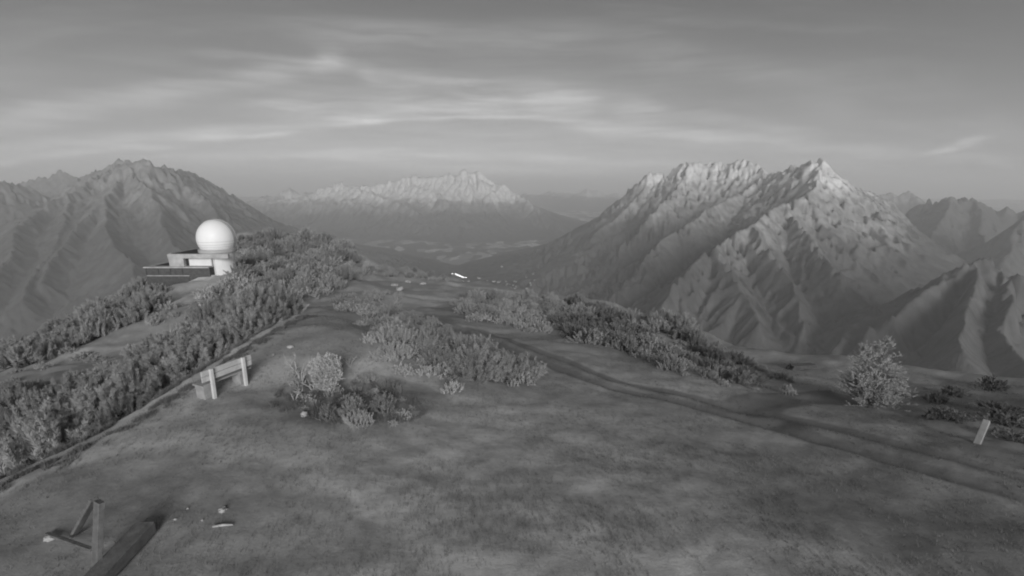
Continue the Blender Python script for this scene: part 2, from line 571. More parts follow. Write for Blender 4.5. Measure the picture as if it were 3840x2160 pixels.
# ------------------------------------------------------------------ mountains and valley
VZ = -1130.0
# ridges: (owner, steepness, gully height, points (px, py, depth in m))
RIDGES = [
    # right massif
    (1, 1.05, 60, [(2180, 850, 6900), (2250, 800, 6600), (2330, 735, 6300), (2400, 690, 6150), (2440, 658, 6000), (2500, 660, 5950), (2540, 640, 5800), (2585, 618, 5650), (2630, 628, 5600), (2690, 622, 5500), (2740, 630, 5400),
                   (2780, 610, 5300), (2830, 626, 5150), (2870, 660, 4950), (2930, 660, 4600), (2962, 637, 4450), (2990, 638, 4380), (3050, 611, 4200), (3085, 618, 4150), (3130, 668, 4200), (3190, 715, 4400), (3270, 738, 4800), (3330, 775, 5300)]),
    (1, 1.0, 55, [(3085, 618, 4150), (3075, 655, 4050), (3044, 710, 3850), (2967, 764, 3650), (2886, 808, 3500), (2800, 868, 3250), (2700, 940, 3050), (2580, 1040, 2850), (2480, 1130, 2700)]),
    (1, 1.25, 40, [(2930, 788, 3580), (2959, 838, 3400), (3048, 921, 3100), (3108, 980, 2900), (3169, 1052, 2700), (3240, 1150, 2500), (3300, 1260, 2300)]),
    (1, 1.25, 40, [(2800, 868, 3250), (2850, 905, 3080), (2878, 937, 2980), (2910, 996, 2830), (2947, 1065, 2680), (2990, 1150, 2480), (3060, 1290, 2250)]),
    (1, 1.15, 40, [(3085, 618, 4150), (3131, 760, 3950), (3200, 850, 3750), (3280, 930, 3550), (3340, 1010, 3350), (3390, 1090, 3150)]),
    (1, 1.15, 45, [(3190, 715, 4400), (3255, 796, 4250), (3330, 870, 4050), (3405, 945, 3900), (3450, 1010, 3700)]),
    (1, 1.0, 50, [(2870, 660, 4950), (2773, 748, 4650), (2680, 792, 4350), (2604, 838, 4100), (2480, 920, 3800), (2380, 1000, 3600)]),
    (1, 1.0, 45, [(2585, 618, 5650), (2560, 690, 5450), (2500, 760, 5250), (2420, 830, 5000), (2330, 900, 4800)]),
    (1, 1.0, 45, [(2440, 658, 6000), (2400, 740, 5800), (2320, 810, 5600), (2240, 870, 5500)]),
    (1, 1.15, 40, [(2700, 940, 3050), (2740, 1010, 2850), (2790, 1100, 2600), (2850, 1210, 2400)]),
    # left massif
    (2, 0.9, 60, [(250, 720, 6300), (300, 676, 6100), (370, 645, 5900), (420, 628, 5700), (452, 602, 5550), (480, 606, 5550), (510, 607, 5550), (545, 597, 5500), (575, 628, 5600), (640, 637, 5850),
                  (720, 655, 6200), (800, 690, 6600), (880, 735, 7000), (960, 785, 7400), (1050, 840, 7800), (1150, 900, 8000)]),
    (2, 0.85, 50, [(452, 610, 5550), (440, 670, 5250), (400, 715, 4950), (358, 742, 4700), (380, 800, 4450), (430, 880, 4100), (480, 980, 3700), (520, 1080, 3300)]),
    (2, 0.95, 45, [(480, 650, 5350), (530, 680, 5100), (576, 700, 4950), (572, 740, 4800), (600, 790, 4600), (640, 870, 4300), (700, 980, 3900)]),
    (2, 0.9, 55, [(420, 628, 5700), (320, 690, 5200), (240, 730, 4900), (130, 790, 4500), (60, 870, 4100), (10, 960, 3700), (-60, 1080, 3300)]),
    (2, 0.8, 50, [(358, 742, 4700), (280, 830, 4300), (210, 930, 3900), (150, 1050, 3500)]),
    (2, 0.9, 50, [(640, 637, 5850), (700, 700, 5600), (780, 770, 5300), (850, 850, 5000), (930, 930, 4800)]),
    (2, 1.0, 50, [(-500, 560, 5400), (-200, 640, 5400), (0, 688, 5500), (100, 703, 5800), (150, 730, 6000)]),
    (2, 0.9, 45, [(240, 730, 4900), (230, 800, 4500), (200, 900, 4050), (120, 1020, 3600), (60, 1120, 3250)]),
    # peaks behind on the left
    (3, 1.1, 60, [(-300, 690, 8000), (40, 690, 8000), (110, 668, 8000), (155, 660, 8000), (180, 662, 8000), (230, 632, 8000), (262, 648, 8000), (295, 668, 8000), (320, 648, 8000), (355, 638, 8000), (400, 652, 8200), (470, 690, 8300)]),
    # central range
    (4, 0.85, 80, [(880, 760, 13500), (980, 735, 13500), (1060, 712, 13500), (1085, 698, 13500), (1130, 722, 13400), (1200, 705, 13200), (1280, 686, 13000), (1330, 694, 13000), (1400, 692, 13000), (1440, 684, 13000), (1500, 668, 12800), (1560, 656, 12800), (1610, 662, 12700),
                   (1660, 656, 12600), (1700, 650, 12500), (1738, 634, 12500), (1765, 640, 12500), (1800, 640, 12500), (1832, 682, 12400), (1890, 690, 12000), (1930, 720, 11800), (1970, 745, 11500), (2025, 785, 11000), (2090, 830, 10500)]),
    (4, 0.75, 60, [(1280, 690, 13000), (1380, 715, 12200), (1450, 742, 11600), (1540, 775, 11000), (1620, 830, 10300)]),
    (4, 0.75, 60, [(1480, 680, 12900), (1580, 700, 12100), (1640, 725, 11600), (1690, 765, 11000), (1740, 830, 10300)]),
    (4, 0.8, 60, [(1760, 640, 12500), (1755, 690, 12000), (1780, 745, 11500), (1820, 800, 10900)]),
    (4, 0.8, 60, [(1890, 690, 12000), (1830, 725, 11600), (1850, 775, 11100), (1900, 830, 10500)]),
    (4, 0.7, 60, [(1130, 722, 13400), (1180, 760, 12400), (1250, 810, 11400), (1320, 870, 10300), (1400, 930, 9200)]),
    (4, 0.8, 60, [(960, 775, 11600), (1040, 752, 11600), (1090, 742, 11500), (1180, 762, 11200), (1290, 748, 11200), (1400, 768, 10900), (1500, 800, 10400), (1600, 850, 9900)]),
    (4, 0.8, 60, [(1640, 668, 12600), (1660, 705, 12100), (1720, 740, 11600), (1760, 790, 11000)]),
    (4, 0.7, 60, [(1040, 840, 9800), (1150, 870, 9200), (1300, 905, 8500), (1420, 950, 7900), (1500, 1000, 7400)]),
    # far hazy range at the head of the valley
    (5, 0.7, 80, [(1500, 740, 24000), (1900, 730, 24000), (2060, 715, 23000), (2130, 722, 21000), (2165, 722, 20000), (2205, 708, 20000), (2240, 706, 20000), (2270, 718, 20000), (2310, 712, 20000), (2340, 722, 20000), (2500, 735, 21000), (2700, 740, 21000)]),
    # ranges behind on the right
    (6, 1.0, 70, [(3100, 740, 9000), (3181, 712, 9000), (3230, 722, 9000), (3262, 710, 9000), (3300, 732, 9000), (3336, 720, 9000), (3370, 728, 9000), (3405, 714, 9000), (3440, 745, 8800), (3500, 790, 8400)]),
    (7, 1.0, 65, [(3300, 870, 6900), (3380, 810, 6700), (3450, 770, 6600), (3486, 748, 6500), (3510, 754, 6500), (3574, 730, 6300), (3612, 734, 6300), (3655, 742, 6300), (3693, 766, 6300), (3735, 792, 6400), (3775, 774, 6200), (3817, 799, 6200), (3900, 770, 6000), (4200, 760, 5800)]),
    (7, 1.0, 50, [(3574, 730, 6300), (3540, 800, 5900), (3500, 880, 5500), (3480, 960, 5100)]),
    (7, 1.0, 50, [(3655, 742, 6300), (3680, 830, 5800), (3700, 920, 5300)]),
    (7, 1.1, 50, [(3900, 800, 4600), (3830, 850, 4500), (3780, 910, 4300), (3740, 980, 4100)]),
    # wooded foothill
    (8, 1.0, 62, [(3330, 1190, 2050), (3405, 1119, 2100), (3470, 1075, 2120), (3534, 1044, 2150), (3594, 1020, 2180), (3640, 978, 2200), (3690, 958, 2200), (3730, 958, 2200), (3765, 980, 2200), (3817, 1015, 2200), (3900, 1040, 2200), (4200, 1080, 2200)]),
    (8, 1.3, 14, [(3660, 968, 2200), (3655, 1080, 1990), (3610, 1200, 1800), (3590, 1320, 1620)]),
    (8, 1.3, 14, [(3765, 980, 2200), (3800, 1090, 1960), (3790, 1240, 1740), (3830, 1380, 1560)]),
]


def raw_height(X, Y):
    Rr = np.hypot(X, Y)
    wx = 60 * fbm(X / 900, Y / 900, 4, 71)
    wy = 60 * fbm(X / 900, Y / 900, 4, 83)
    xw, yw = X + wx, Y + wy
    valley = VZ + 26 * fbm(X / 1500, Y / 1500, 4, 5) + 0.018 * np.maximum(Rr - 6000, 0)
    Z = valley.copy()
    own = np.zeros(len(X), int)
    STK = np.zeros(len(X))
    for ri, (oid, s, gam, pts) in enumerate(RIDGES):
        W = np.array([P(*p) for p in pts])
        H0max = (W[:, 2].max() - VZ) * 1.2
        reach = 1.9 * H0max / s
        bb = np.nonzero((xw > W[:, 0].min() - reach) & (xw < W[:, 0].max() + reach) & (yw > W[:, 1].min() - reach) & (yw < W[:, 1].max() + reach))[0]
        if not len(bb):
            continue
        x, y = xw[bb], yw[bb]
        best = np.full(len(bb), -1e9)
        bs, bd = np.zeros(len(bb)), np.zeros(len(bb))
        acc = 0.0
        jag = (0.0085 if oid == 4 else 0.0032 if oid == 1 else 0.0050) * np.hypot(W[:, 0], W[:, 1]).mean()
        for i in range(len(W) - 1):
            a, c = W[i], W[i + 1]
            v = c[:2] - a[:2]
            L2 = v @ v + 1e-6
            t = np.clip(((x - a[0]) * v[0] + (y - a[1]) * v[1]) / L2, 0, 1)
            dx, dy = x - a[0] - t * v[0], y - a[1] - t * v[1]
            d = np.hypot(dx, dy)
            zr = a[2] + t * (c[2] - a[2])
            H0 = np.maximum((zr - VZ) * 1.18, 60)
            z = zr - H0 * (1 - np.exp(-s * d / H0))
            sd_ = np.sign(v[0] * dy - v[1] * dx)
            m = z > best
            best[m] = z[m]
            ang = np.arctan2(dy, dx)
            bs[m] = (acc + t * math.sqrt(L2) + 3000 * sd_ + np.where((t <= 0) | (t >= 1), ang * np.minimum(d, 700) * .6, 0))[m]
            bd[m] = d[m]
            acc += math.sqrt(L2)
        lam = 5.2 * gam
        kk = best > Z[bb] - 2.2 * gam
        bb, x, y, best, bs, bd = bb[kk], x[kk], y[kk], best[kk], bs[kk], bd[kk]
        jn = perlin(bs / (jag * 2.2), bs * 0 + ri, 140) + .6 * perlin(bs / (jag * .9), bs * 0 + ri, 141)
        best = best + jag * 0.75 * jn * np.exp(-bd / (jag * 9))
        g1 = ridged(bs / lam + 0.9 * fbm(x / 600, y / 600, 3, 17), bd / (lam * 9), 2, 40 + ri, .5)
        g2 = ridged(bs / (lam * .36) + .5 * fbm(x / 200, y / 200, 2, 19), bd / (lam * 3.2), 2, 60 + ri, .5)
        env = np.clip(bd / (lam * 1.2), 0, 1) * np.clip((best - VZ) / 320, 0.0, 1)
        z = best + env * gam * (0.85 * (g1 - .75) + 0.2 * (g2 - .75))
        sk = fbm(bs / (lam * .22) + .8 * fbm(x / 260, y / 260, 3, 29), bd / (lam * 2.6), 3, 120 + ri, .6)
        m = z > Z[bb]
        Z[bb[m]] = z[m]
        STK[bb[m]] = sk[m]
        own[bb[m]] = oid
    mt = np.clip((Z - valley) / 200, 0, 1)
    Z = Z + mt * np.clip((Z + 700) / 500, .35, 1) * (14 * ridged(X / 260, Y / 260, 4, 91) - 11 + 7 * fbm(X / 90, Y / 90, 3, 95, .6)) * np.clip(Rr / 5000, .4, 2.5)
    return Z, own, STK


def erode(x0, x1, y0, y1, cell, batches, per, steps, seed):
    """rain running down the slopes carves branching gullies; returns a sampler of the height change"""
    rg = np.random.default_rng(seed)
    xs, ys = np.arange(x0, x1, cell), np.arange(y0, y1, cell)
    GX, GY = np.meshgrid(xs, ys)
    Z0 = raw_height(GX.ravel(), GY.ravel())[0] / cell
    ny, nx = GX.shape
    H = Z0.copy()
    for b in range(batches):
        px, py = rg.uniform(1, nx - 2.01, per), rg.uniform(1, ny - 2.01, per)
        dx, dy = np.zeros(per), np.zeros(per)
        vel, wat, sed = np.ones(per), np.ones(per), np.zeros(per)
        for st in range(steps):
            ix, iy = px.astype(np.int64), py.astype(np.int64)
            u, v = px - ix, py - iy
            k = iy * nx + ix
            h00, h10, h01, h11 = H[k], H[k + 1], H[k + nx], H[k + nx + 1]
            gx = (h10 - h00) * (1 - v) + (h11 - h01) * v
            gy = (h01 - h00) * (1 - u) + (h11 - h10) * u
            h = h00 * (1 - u) * (1 - v) + h10 * u * (1 - v) + h01 * (1 - u) * v + h11 * u * v
            dx, dy = dx * .25 - gx * .75, dy * .25 - gy * .75
            L = np.hypot(dx, dy) + 1e-9
            dx, dy = dx / L, dy / L
            qx, qy = np.clip(px + dx, 1, nx - 2.01), np.clip(py + dy, 1, ny - 2.01)
            jx, jy = qx.astype(np.int64), qy.astype(np.int64)
            u2, v2 = qx - jx, qy - jy
            k2 = jy * nx + jx
            h2 = H[k2] * (1 - u2) * (1 - v2) + H[k2 + 1] * u2 * (1 - v2) + H[k2 + nx] * (1 - u2) * v2 + H[k2 + nx + 1] * u2 * v2
            dh = h2 - h
            cap = np.maximum(-dh * vel * wat * 5.0, .01)
            dep = np.where(dh > 0, np.minimum(dh, sed), np.where(sed > cap, (sed - cap) * .25, 0))
            ero = np.where((dh <= 0) & (sed <= cap), np.minimum((cap - sed) * .16, -dh * .5), 0)
            net = dep - ero
            sed = sed - net
            w = np.concatenate([net * (1 - u) * (1 - v), net * u * (1 - v), net * (1 - u) * v, net * u * v])
            kk = np.concatenate([k, k + 1, k + nx, k + nx + 1])
            H += np.bincount(kk, w, nx * ny)
            vel = np.sqrt(np.maximum(vel * vel - dh * 3.0, .05))
            vel = np.minimum(vel, 4.0)
            wat *= .975
            px, py = qx, qy
    E = ((H - Z0) * cell).reshape(ny, nx)
    E = np.clip(E, -95, 30)
    for _ in range(1):
        Pd = np.pad(E, 1, mode='edge')
        E = (Pd[:-2, 1:-1] + Pd[2:, 1:-1] + Pd[1:-1, :-2] + Pd[1:-1, 2:] + 4 * E) / 8
    # fade out at the border of the patch
    fx = np.clip(np.minimum(np.arange(nx), nx - 1 - np.arange(nx)) / 25, 0, 1)
    fy = np.clip(np.minimum(np.arange(ny), ny - 1 - np.arange(ny)) / 25, 0, 1)
    E = E * fx[None] * fy[:, None]

    def samp(X, Y):
        a, b = (X - x0) / cell, (Y - y0) / cell
        ok = (a > 0) & (a < nx - 1.01) & (b > 0) & (b < ny - 1.01)
        a, b = np.clip(a, 0, nx - 1.01), np.clip(b, 0, ny - 1.01)
        i, j = a.astype(np.int64), b.astype(np.int64)
        u, v = a - i, b - j
        e = E[j, i] * (1 - u) * (1 - v) + E[j, i + 1] * u * (1 - v) + E[j + 1, i] * (1 - u) * v + E[j + 1, i + 1] * u * v
        return np.where(ok, e, 0)
    return samp


def make_mountains():
    az = np.linspace(R(-57), R(57), 1100)
    rr = np.r_[np.geomspace(1300, 14500, 560), np.geomspace(14600, 34000, 40)]
    A, Rr = np.meshgrid(az, rr)
    X, Y = (Rr * np.sin(A)).ravel(), (Rr * np.cos(A)).ravel()
    Z, own, STK = raw_height(X, Y)
    for args in ((0, 6300, 1500, 7000, 14.0, 12, 9000, 75, 5), (-6800, -1200, 2200, 7600, 16.0, 8, 7000, 65, 6), (-7600, 2600, 8200, 14000, 28.0, 6, 5000, 50, 7)):
        Z = Z + erode(*args)(X, Y) * np.clip((Z + 750) / 400, .45, 1.0) * (1.75 if args[0] == 0 else 1.2)
    nr, na = A.shape
    idx = np.arange(nr * na).reshape(nr, na)
    q = np.stack([idx[:-1, :-1], idx[:-1, 1:], idx[1:, 1:], idx[1:, :-1]], -1).reshape(-1, 4)[:, ::-1]
    fo = own[q].max(1)
    V = np.c_[X, Y, Z]
    val = valley_mat()
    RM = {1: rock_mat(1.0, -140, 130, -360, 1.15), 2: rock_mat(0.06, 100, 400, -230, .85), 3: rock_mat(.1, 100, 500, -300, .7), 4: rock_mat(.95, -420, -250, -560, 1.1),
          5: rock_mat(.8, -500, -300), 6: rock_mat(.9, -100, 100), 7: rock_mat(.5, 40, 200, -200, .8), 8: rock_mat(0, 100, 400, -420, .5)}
    names = {0: 'valley'}
    for oid in range(0, 9):
        f = q[fo == oid]
        if not len(f):
            continue
        u, inv = np.unique(f, return_inverse=True)
        o = mesh_obj(names.get(oid, 'mountain'), V[u], inv.reshape(-1, 4), val if oid == 0 else RM[oid], smooth=True, attrs={'streak': STK[u]})
        tag(o, kind='structure')
    # a grid sampler of the final heights for placing the village
    def sample(x, y):
        a, r = math.atan2(x, y), math.hypot(x, y)
        i = int(np.clip(np.searchsorted(rr, r), 0, nr - 1))
        j = int(np.clip(np.searchsorted(az, a), 0, na - 1))
        return Z.reshape(nr, na)[i, j]
    return sample


def rock_mat(snow_amt=1.0, snow_lo=-60.0, snow_hi=210.0, tree=-380.0, lit=1.0):
    m = bpy.data.materials.new('mountain_slope')
    m.use_nodes = True
    N = NT(m.node_tree)
    b = N.n['Principled BSDF']
    geo = N.node('ShaderNodeNewGeometry')
    pos = geo.outputs['Position']
    sp = N.node('ShaderNodeSeparateXYZ', {0: pos})
    nz = N.node('ShaderNodeSeparateXYZ', {0: geo.outputs['Normal']}).outputs[2]
    n1 = N.noise(pos, 1 / 420.0, 7.0, 0.68)
    n2 = N.noise(pos, 1 / 90.0, 5.0, 0.62)
    zz = N.math('ADD', sp.outputs[2], N.math('MULTIPLY', N.math('SUBTRACT', n1, 0.5), 700.0))
    wood = N.ramp(zz, tree - 170.0, tree + 170.0)           # forest below, meadow and scree above
    snow = N.math('MULTIPLY', N.ramp(zz, snow_lo, snow_hi), N.ramp(nz, 0.25, 0.55))
    sk = N.node('ShaderNodeAttribute', attribute_name='streak').outputs['Fac']     # scree chutes and tongues of dwarf pine
    n2 = N.math('ADD', N.math('MULTIPLY', sk, 0.16), n2)
    forest = N.ramp(n2, 0.3, 0.7, 0.075, 0.12)
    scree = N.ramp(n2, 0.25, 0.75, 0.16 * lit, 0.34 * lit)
    v = N.mix(wood, forest, scree)
    v = N.mix(N.math('MULTIPLY', N.math('MULTIPLY', snow, snow_amt), N.ramp(n2, 0.25, 0.6, 0.5, 1.0)), v, 0.70)
    N.l.new(v, b.inputs['Base Color'])
    b.inputs['Roughness'].default_value = 0.95
    b.inputs['Specular IOR Level'].default_value = 0.05
    bp = N.node('ShaderNodeBump', {'Strength': 0.5, 'Distance': 14.0, 'Height': n2})
    N.l.new(bp.outputs[0], b.inputs['Normal'])
    return m


def valley_mat():
    m = bpy.data.materials.new('valley_fields')
    m.use_nodes = True
    N = NT(m.node_tree)
    b = N.n['Principled BSDF']
    pos = N.node('ShaderNodeNewGeometry').outputs['Position']
    w = N.node('ShaderNodeTexNoise', {'Vector': pos, 'Scale': 1 / 600.0, 'Detail': 4.0}).outputs['Color']
    wv = N.node('ShaderNodeVectorMath', {0: w, 1: (420, 420, 0)}, operation='MULTIPLY').outputs[0]
    pw = N.node('ShaderNodeVectorMath', {0: pos, 1: wv}, operation='ADD').outputs[0]
    vor = N.node('ShaderNodeTexVoronoi', {'Vector': N.node('ShaderNodeVectorMath', {0: pw, 1: (1.0, .45, 1.0)}, operation='MULTIPLY').outputs[0], 'Scale': 1 / 220.0})
    cell = N.node('ShaderNodeSeparateColor', {0: vor.outputs['Color']}).outputs[0]
    n = N.noise(pos, 1 / 700.0, 5.0, 0.6)
    fld = N.ramp(cell, 0.3, 1.0, 0.10, 0.50, False)
    v = N.mix(N.ramp(n, 0.36, 0.50), 0.07, fld)
    N.l.new(v, b.inputs['Base Color'])
    b.inputs['Roughness'].default_value = 0.95
    return m


make_ground()
valley_z = make_mountains()


# ------------------------------------------------------------------ small mesh builder
class MB:
    def __init__(self):
        self.v, self.f = [], []

    def add(self, verts, faces):
        o = len(self.v)
        self.v += [tuple(map(float, p)) for p in verts]
        self.f += [tuple(o + i for i in fc) for fc in faces]
        return self

    def box(self, x0, x1, y0, y1, z0, z1, bev=0.0, jit=0.0):
        if bev <= 0:
            v = [(x, y, z) for z in (z0, z1) for y in (y0, y1) for x in (x0, x1)]
            return self.add(v, [(0, 2, 3, 1), (4, 5, 7, 6), (0, 1, 5, 4), (2, 6, 7, 3), (0, 4, 6, 2), (1, 3, 7, 5)])
        bm = bmesh.new()
        bmesh.ops.create_cube(bm, size=1)
        for vv in bm.verts:
            vv.co = Vector(((x0 + x1) / 2 + vv.co.x * (x1 - x0), (y0 + y1) / 2 + vv.co.y * (y1 - y0), (z0 + z1) / 2 + vv.co.z * (z1 - z0)))
        bmesh.ops.bevel(bm, geom=bm.edges[:], offset=bev, segments=2, affect='EDGES', profile=.6)
        if jit:
            for vv in bm.verts:
                vv.co += Vector((random.uniform(-jit, jit), random.uniform(-jit, jit), random.uniform(-jit, jit)))
        bm.verts.index_update()
        self.add([vv.co for vv in bm.verts], [[w.index for w in fc.verts] for fc in bm.faces])
        bm.free()
        return self

    def tube(self, pts, rad, n=6, cap=True):
        pts = [Vector(p) for p in pts]
        o = len(self.v)
        for i, p in enumerate(pts):
            t = (pts[min(i + 1, len(pts) - 1)] - pts[max(i - 1, 0)]).normalized()
            a = t.cross(Vector((0.31, 0.2, 0.93)))
            a = a.normalized() if a.length > 1e-4 else Vector((1, 0, 0))
            b = t.cross(a)
            r = rad[i] if isinstance(rad, (list, tuple)) else rad
            for k in range(n):
                an = 2 * math.pi * k / n
                self.v.append(tuple(p + a * math.cos(an) * r + b * math.sin(an) * r))
        for i in range(len(pts) - 1):
            for k in range(n):
                self.f.append((o + i * n + k, o + i * n + (k + 1) % n, o + (i + 1) * n + (k + 1) % n, o + (i + 1) * n + k))
        if cap:
            self.f.append(tuple(o + k for k in reversed(range(n))))
            self.f.append(tuple(o + (len(pts) - 1) * n + k for k in range(n)))
        return self

    def lathe(self, prof, n=48, cx=0, cy=0):
        o = len(self.v)
        for (r, z) in prof:
            for k in range(n):
                a = 2 * math.pi * k / n
                self.v.append((cx + r * math.cos(a), cy + r * math.sin(a), z))
        for i in range(len(prof) - 1):
            for k in range(n):
                self.f.append((o + i * n + k, o + i * n + (k + 1) % n, o + (i + 1) * n + (k + 1) % n, o + (i + 1) * n + k))
        return self

    def xf(self, M):
        self.v = [tuple(M @ Vector(p)) for p in self.v]
        return self

    def build(self, name, mat, parent=None, smooth=False):
        return mesh_obj(name, self.v, self.f, mat, parent, smooth)


# ------------------------------------------------------------------ materials for things
M = {}
M['needle'] = grey_mat('pine_needles', 0.37, .85, .25, 1.4, vec='Object')
M['needle_dark'] = grey_mat('juniper_needles', 0.25, .85, .35, 1.4, vec='Object')
M['scrub'] = grey_mat('scrub_needles', 0.40, .85, .3, .35)
vary(M['needle'], .22)
vary(M['needle_dark'], .3)
M['larch'] = grey_mat('larch_needles', 0.50, .85, .2, 2.0)
M['larch_dim'] = grey_mat('larch_needles_thin', 0.44, .85, .2, 2.0)
M['bark'] = grey_mat('bark', 0.12, .95, .3, 8.0, .4, 30)
M['dry'] = grey_mat('bleached_twig', 0.42, .9, .25, 10.0)
M['grass'] = grey_mat('grass_blades', 0.18, .9, .2, .8)
M['dome'] = grey_mat('dome_white_paint', 0.88, .45, .03, .8)
M['ring'] = grey_mat('dome_ring_metal', 0.42, .5, .08, 2.0)
M['conc'] = grey_mat('weathered_concrete', 0.42, .9, .3, 1.1, .3, 12)
M['plaster'] = grey_mat('pale_plaster', 0.74, .9, .12, .8, .1, 20)
M['roof'] = grey_mat('roof_felt', 0.06, .9, .2, 1.5)
M['darkwood'] = grey_mat('dark_timber', 0.09, .9, .3, 3.0, .3, 20)
M['slab'] = grey_mat('concrete_slab', 0.5, .9, .15, 2.0, .2, 20)
M['wood'] = grey_mat('grey_weathered_wood', 0.33, .85, .25, 5.0, .4, 40)
M['benchwood'] = grey_mat('bench_boards', 0.5, .85, .2, 5.0, .3, 40)
M['palewood'] = grey_mat('pale_weathered_wood', 0.62, .8, .18, 5.0, .3, 40)
M['oldwood'] = grey_mat('old_timber', 0.15, .9, .35, 6.0, .5, 40)
M['stone'] = grey_mat('pale_stone', 0.45, .9, .25, 6.0, .4, 30)
M['glass'] = grey_mat('dark_glass', 0.04, .15, .1, 1.0)
M['housewall'] = grey_mat('house_white_wall', 0.5, .9, .05, .1)
M['houseroof'] = grey_mat('house_roof_tiles', 0.16, .9, .2, .2)


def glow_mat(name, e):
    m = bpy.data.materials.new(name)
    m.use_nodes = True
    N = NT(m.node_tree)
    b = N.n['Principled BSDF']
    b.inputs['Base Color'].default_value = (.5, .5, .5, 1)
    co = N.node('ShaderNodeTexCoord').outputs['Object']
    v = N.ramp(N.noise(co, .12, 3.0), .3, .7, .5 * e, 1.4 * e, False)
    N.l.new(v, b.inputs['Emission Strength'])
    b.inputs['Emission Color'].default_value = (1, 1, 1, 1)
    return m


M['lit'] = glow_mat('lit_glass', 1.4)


# ------------------------------------------------------------------ dwarf mountain pines
def needle_batch(base, tip, r0, r1, n, ln, wd, rg):
    """needles along a shoot: arrays of triangles"""
    base, tip = np.array(base), np.array(tip)
    ax = tip - base
    L = np.linalg.norm(ax)
    ax = ax / L
    t = rg.random(n) ** 0.8
    a = rg.random(n) * 2 * math.pi
    up = np.array([0.3, 0.2, 0.93])
    e1 = np.cross(ax, up)
    e1 /= np.linalg.norm(e1) + 1e-9
    e2 = np.cross(ax, e1)
    rad = np.cos(a)[:, None] * e1 + np.sin(a)[:, None] * e2
    d = rad * rg.uniform(.45, 1.0, (n, 1)) + ax * rg.uniform(.5, 1.25, (n, 1))
    d /= np.linalg.norm(d, axis=1)[:, None]
    p = base + ax * (t * L)[:, None]
    l = ln * rg.uniform(.7, 1.2, (n, 1)) * (1 - .35 * t[:, None])
    side = np.cross(d, rg.normal(size=(n, 3)))
    side /= np.linalg.norm(side, axis=1)[:, None] + 1e-9
    w = wd * rg.uniform(.7, 1.2, (n, 1))
    V = np.stack([p + side * w, p - side * w, p + d * l], 1).reshape(-1, 3)
    return V


def shrub_mesh(seed, rx, h, shoots, needles, ln, wd, spire=1.0):
    rg = np.random.default_rng(seed)
    V = []
    st = MB()
    for k in range(shoots):
        rr = math.sqrt(rg.random()) * rx
        a = rg.random() * 2 * math.pi
        lob = 1 + .25 * math.sin(2 * a + seed) + .15 * math.sin(3 * a + 2 * seed)
        x, y = rr * lob * math.cos(a), rr * lob * math.sin(a)
        top = h * (1 - .55 * (rr / rx) ** 2.2) * rg.uniform(.72, 1.15)
        L = rg.uniform(.26, .5) * spire * (0.7 + .3 * h)
        b = np.array([x * .86, y * .86, max(top - L, .04)])
        t = np.array([x + rg.normal() * .11, y + rg.normal() * .11, top])
        V.append(needle_batch(b, t, 0, 0, needles, ln, wd, rg))
        if k % 2 == 0:
            low = np.array([x * 1.0, y * 1.0, top * .45])
            V.append(needle_batch(low * [.8, .8, .6], low, 0, 0, needles // 2, ln * 1.3, wd * 1.3, rg))
        if k % 3 == 0:
            mid = (x * .55, y * .55, top * .32)
            st.tube([(x * .08, y * .08, -.12), mid, tuple(b), tuple(t)], [.035, .025, .014, .004], 4, False)
    V = np.vstack(V)
    return V, np.arange(len(V)).reshape(-1, 3), st


PINES, PINES_DARK, PINES_FAR = [], [], []
for k in range(6):
    V, Fc, st = shrub_mesh(100 + k, 0.95, [1.05, .9, 1.2, .8, 1.1, .95][k], 95, 190, .14, .0065, 1.15)
    f1 = mesh_obj('foliage', V, Fc, M['needle'])
    s1 = st.build('stem', M['bark'])
    PINES.append((f1.data, s1.data))
    bpy.data.objects.remove(f1)
    bpy.data.objects.remove(s1)
for k in range(3):
    V, Fc, st = shrub_mesh(200 + k, 1.0, [.8, .65, .9][k], 85, 60, .12, .017, .7)
    f1 = mesh_obj('foliage', V, Fc, M['needle_dark'])
    s1 = st.build('stem', M['bark'])
    PINES_DARK.append((f1.data, s1.data))
    bpy.data.objects.remove(f1)
    bpy.data.objects.remove(s1)


def in_poly(px, py, poly):
    c = False
    n = len(poly)
    for i in range(n):
        (x0, y0), (x1, y1) = poly[i], poly[(i + 1) % n]
        if (y0 > py) != (y1 > py) and px < (x1 - x0) * (py - y0) / (y1 - y0) + x0:
            c = not c
    return c


PLACED = []
KEEP_OFF = []



def scatter(poly, spacing, tries, offp=1.5):
    """ground points whose pixels lie in a patch of the photograph, a minimum distance apart"""
    xs, ys = [p[0] for p in poly], [p[1] for p in poly]
    res = []
    for _ in range(tries):
        px, py = random.uniform(min(xs), max(xs)), random.uniform(min(ys), max(ys))
        if not in_poly(px, py, poly):
            continue
        g = ground_ray(px, py)
        if g is None:
            continue
        if np.min(np.hypot(PATHL[:, 0] - g[0], PATHL[:, 1] - g[1])) < offp or np.min(np.hypot(TRACK[:, 0] - g[0], TRACK[:, 1] - g[1])) < 1.9:
            continue
        s = spacing * random.uniform(.8, 1.2)
        if any((g[0] - q[0]) ** 2 + (g[1] - q[1]) ** 2 < (s * .5 + q[2] * .5) ** 2 for q in PLACED):
            continue
        if any((g[0] - q[0]) ** 2 + (g[1] - q[1]) ** 2 < q[2] ** 2 for q in KEEP_OFF):
            continue
        PLACED.append((g[0], g[1], s))
        res.append((g[0], g[1]))
    return res


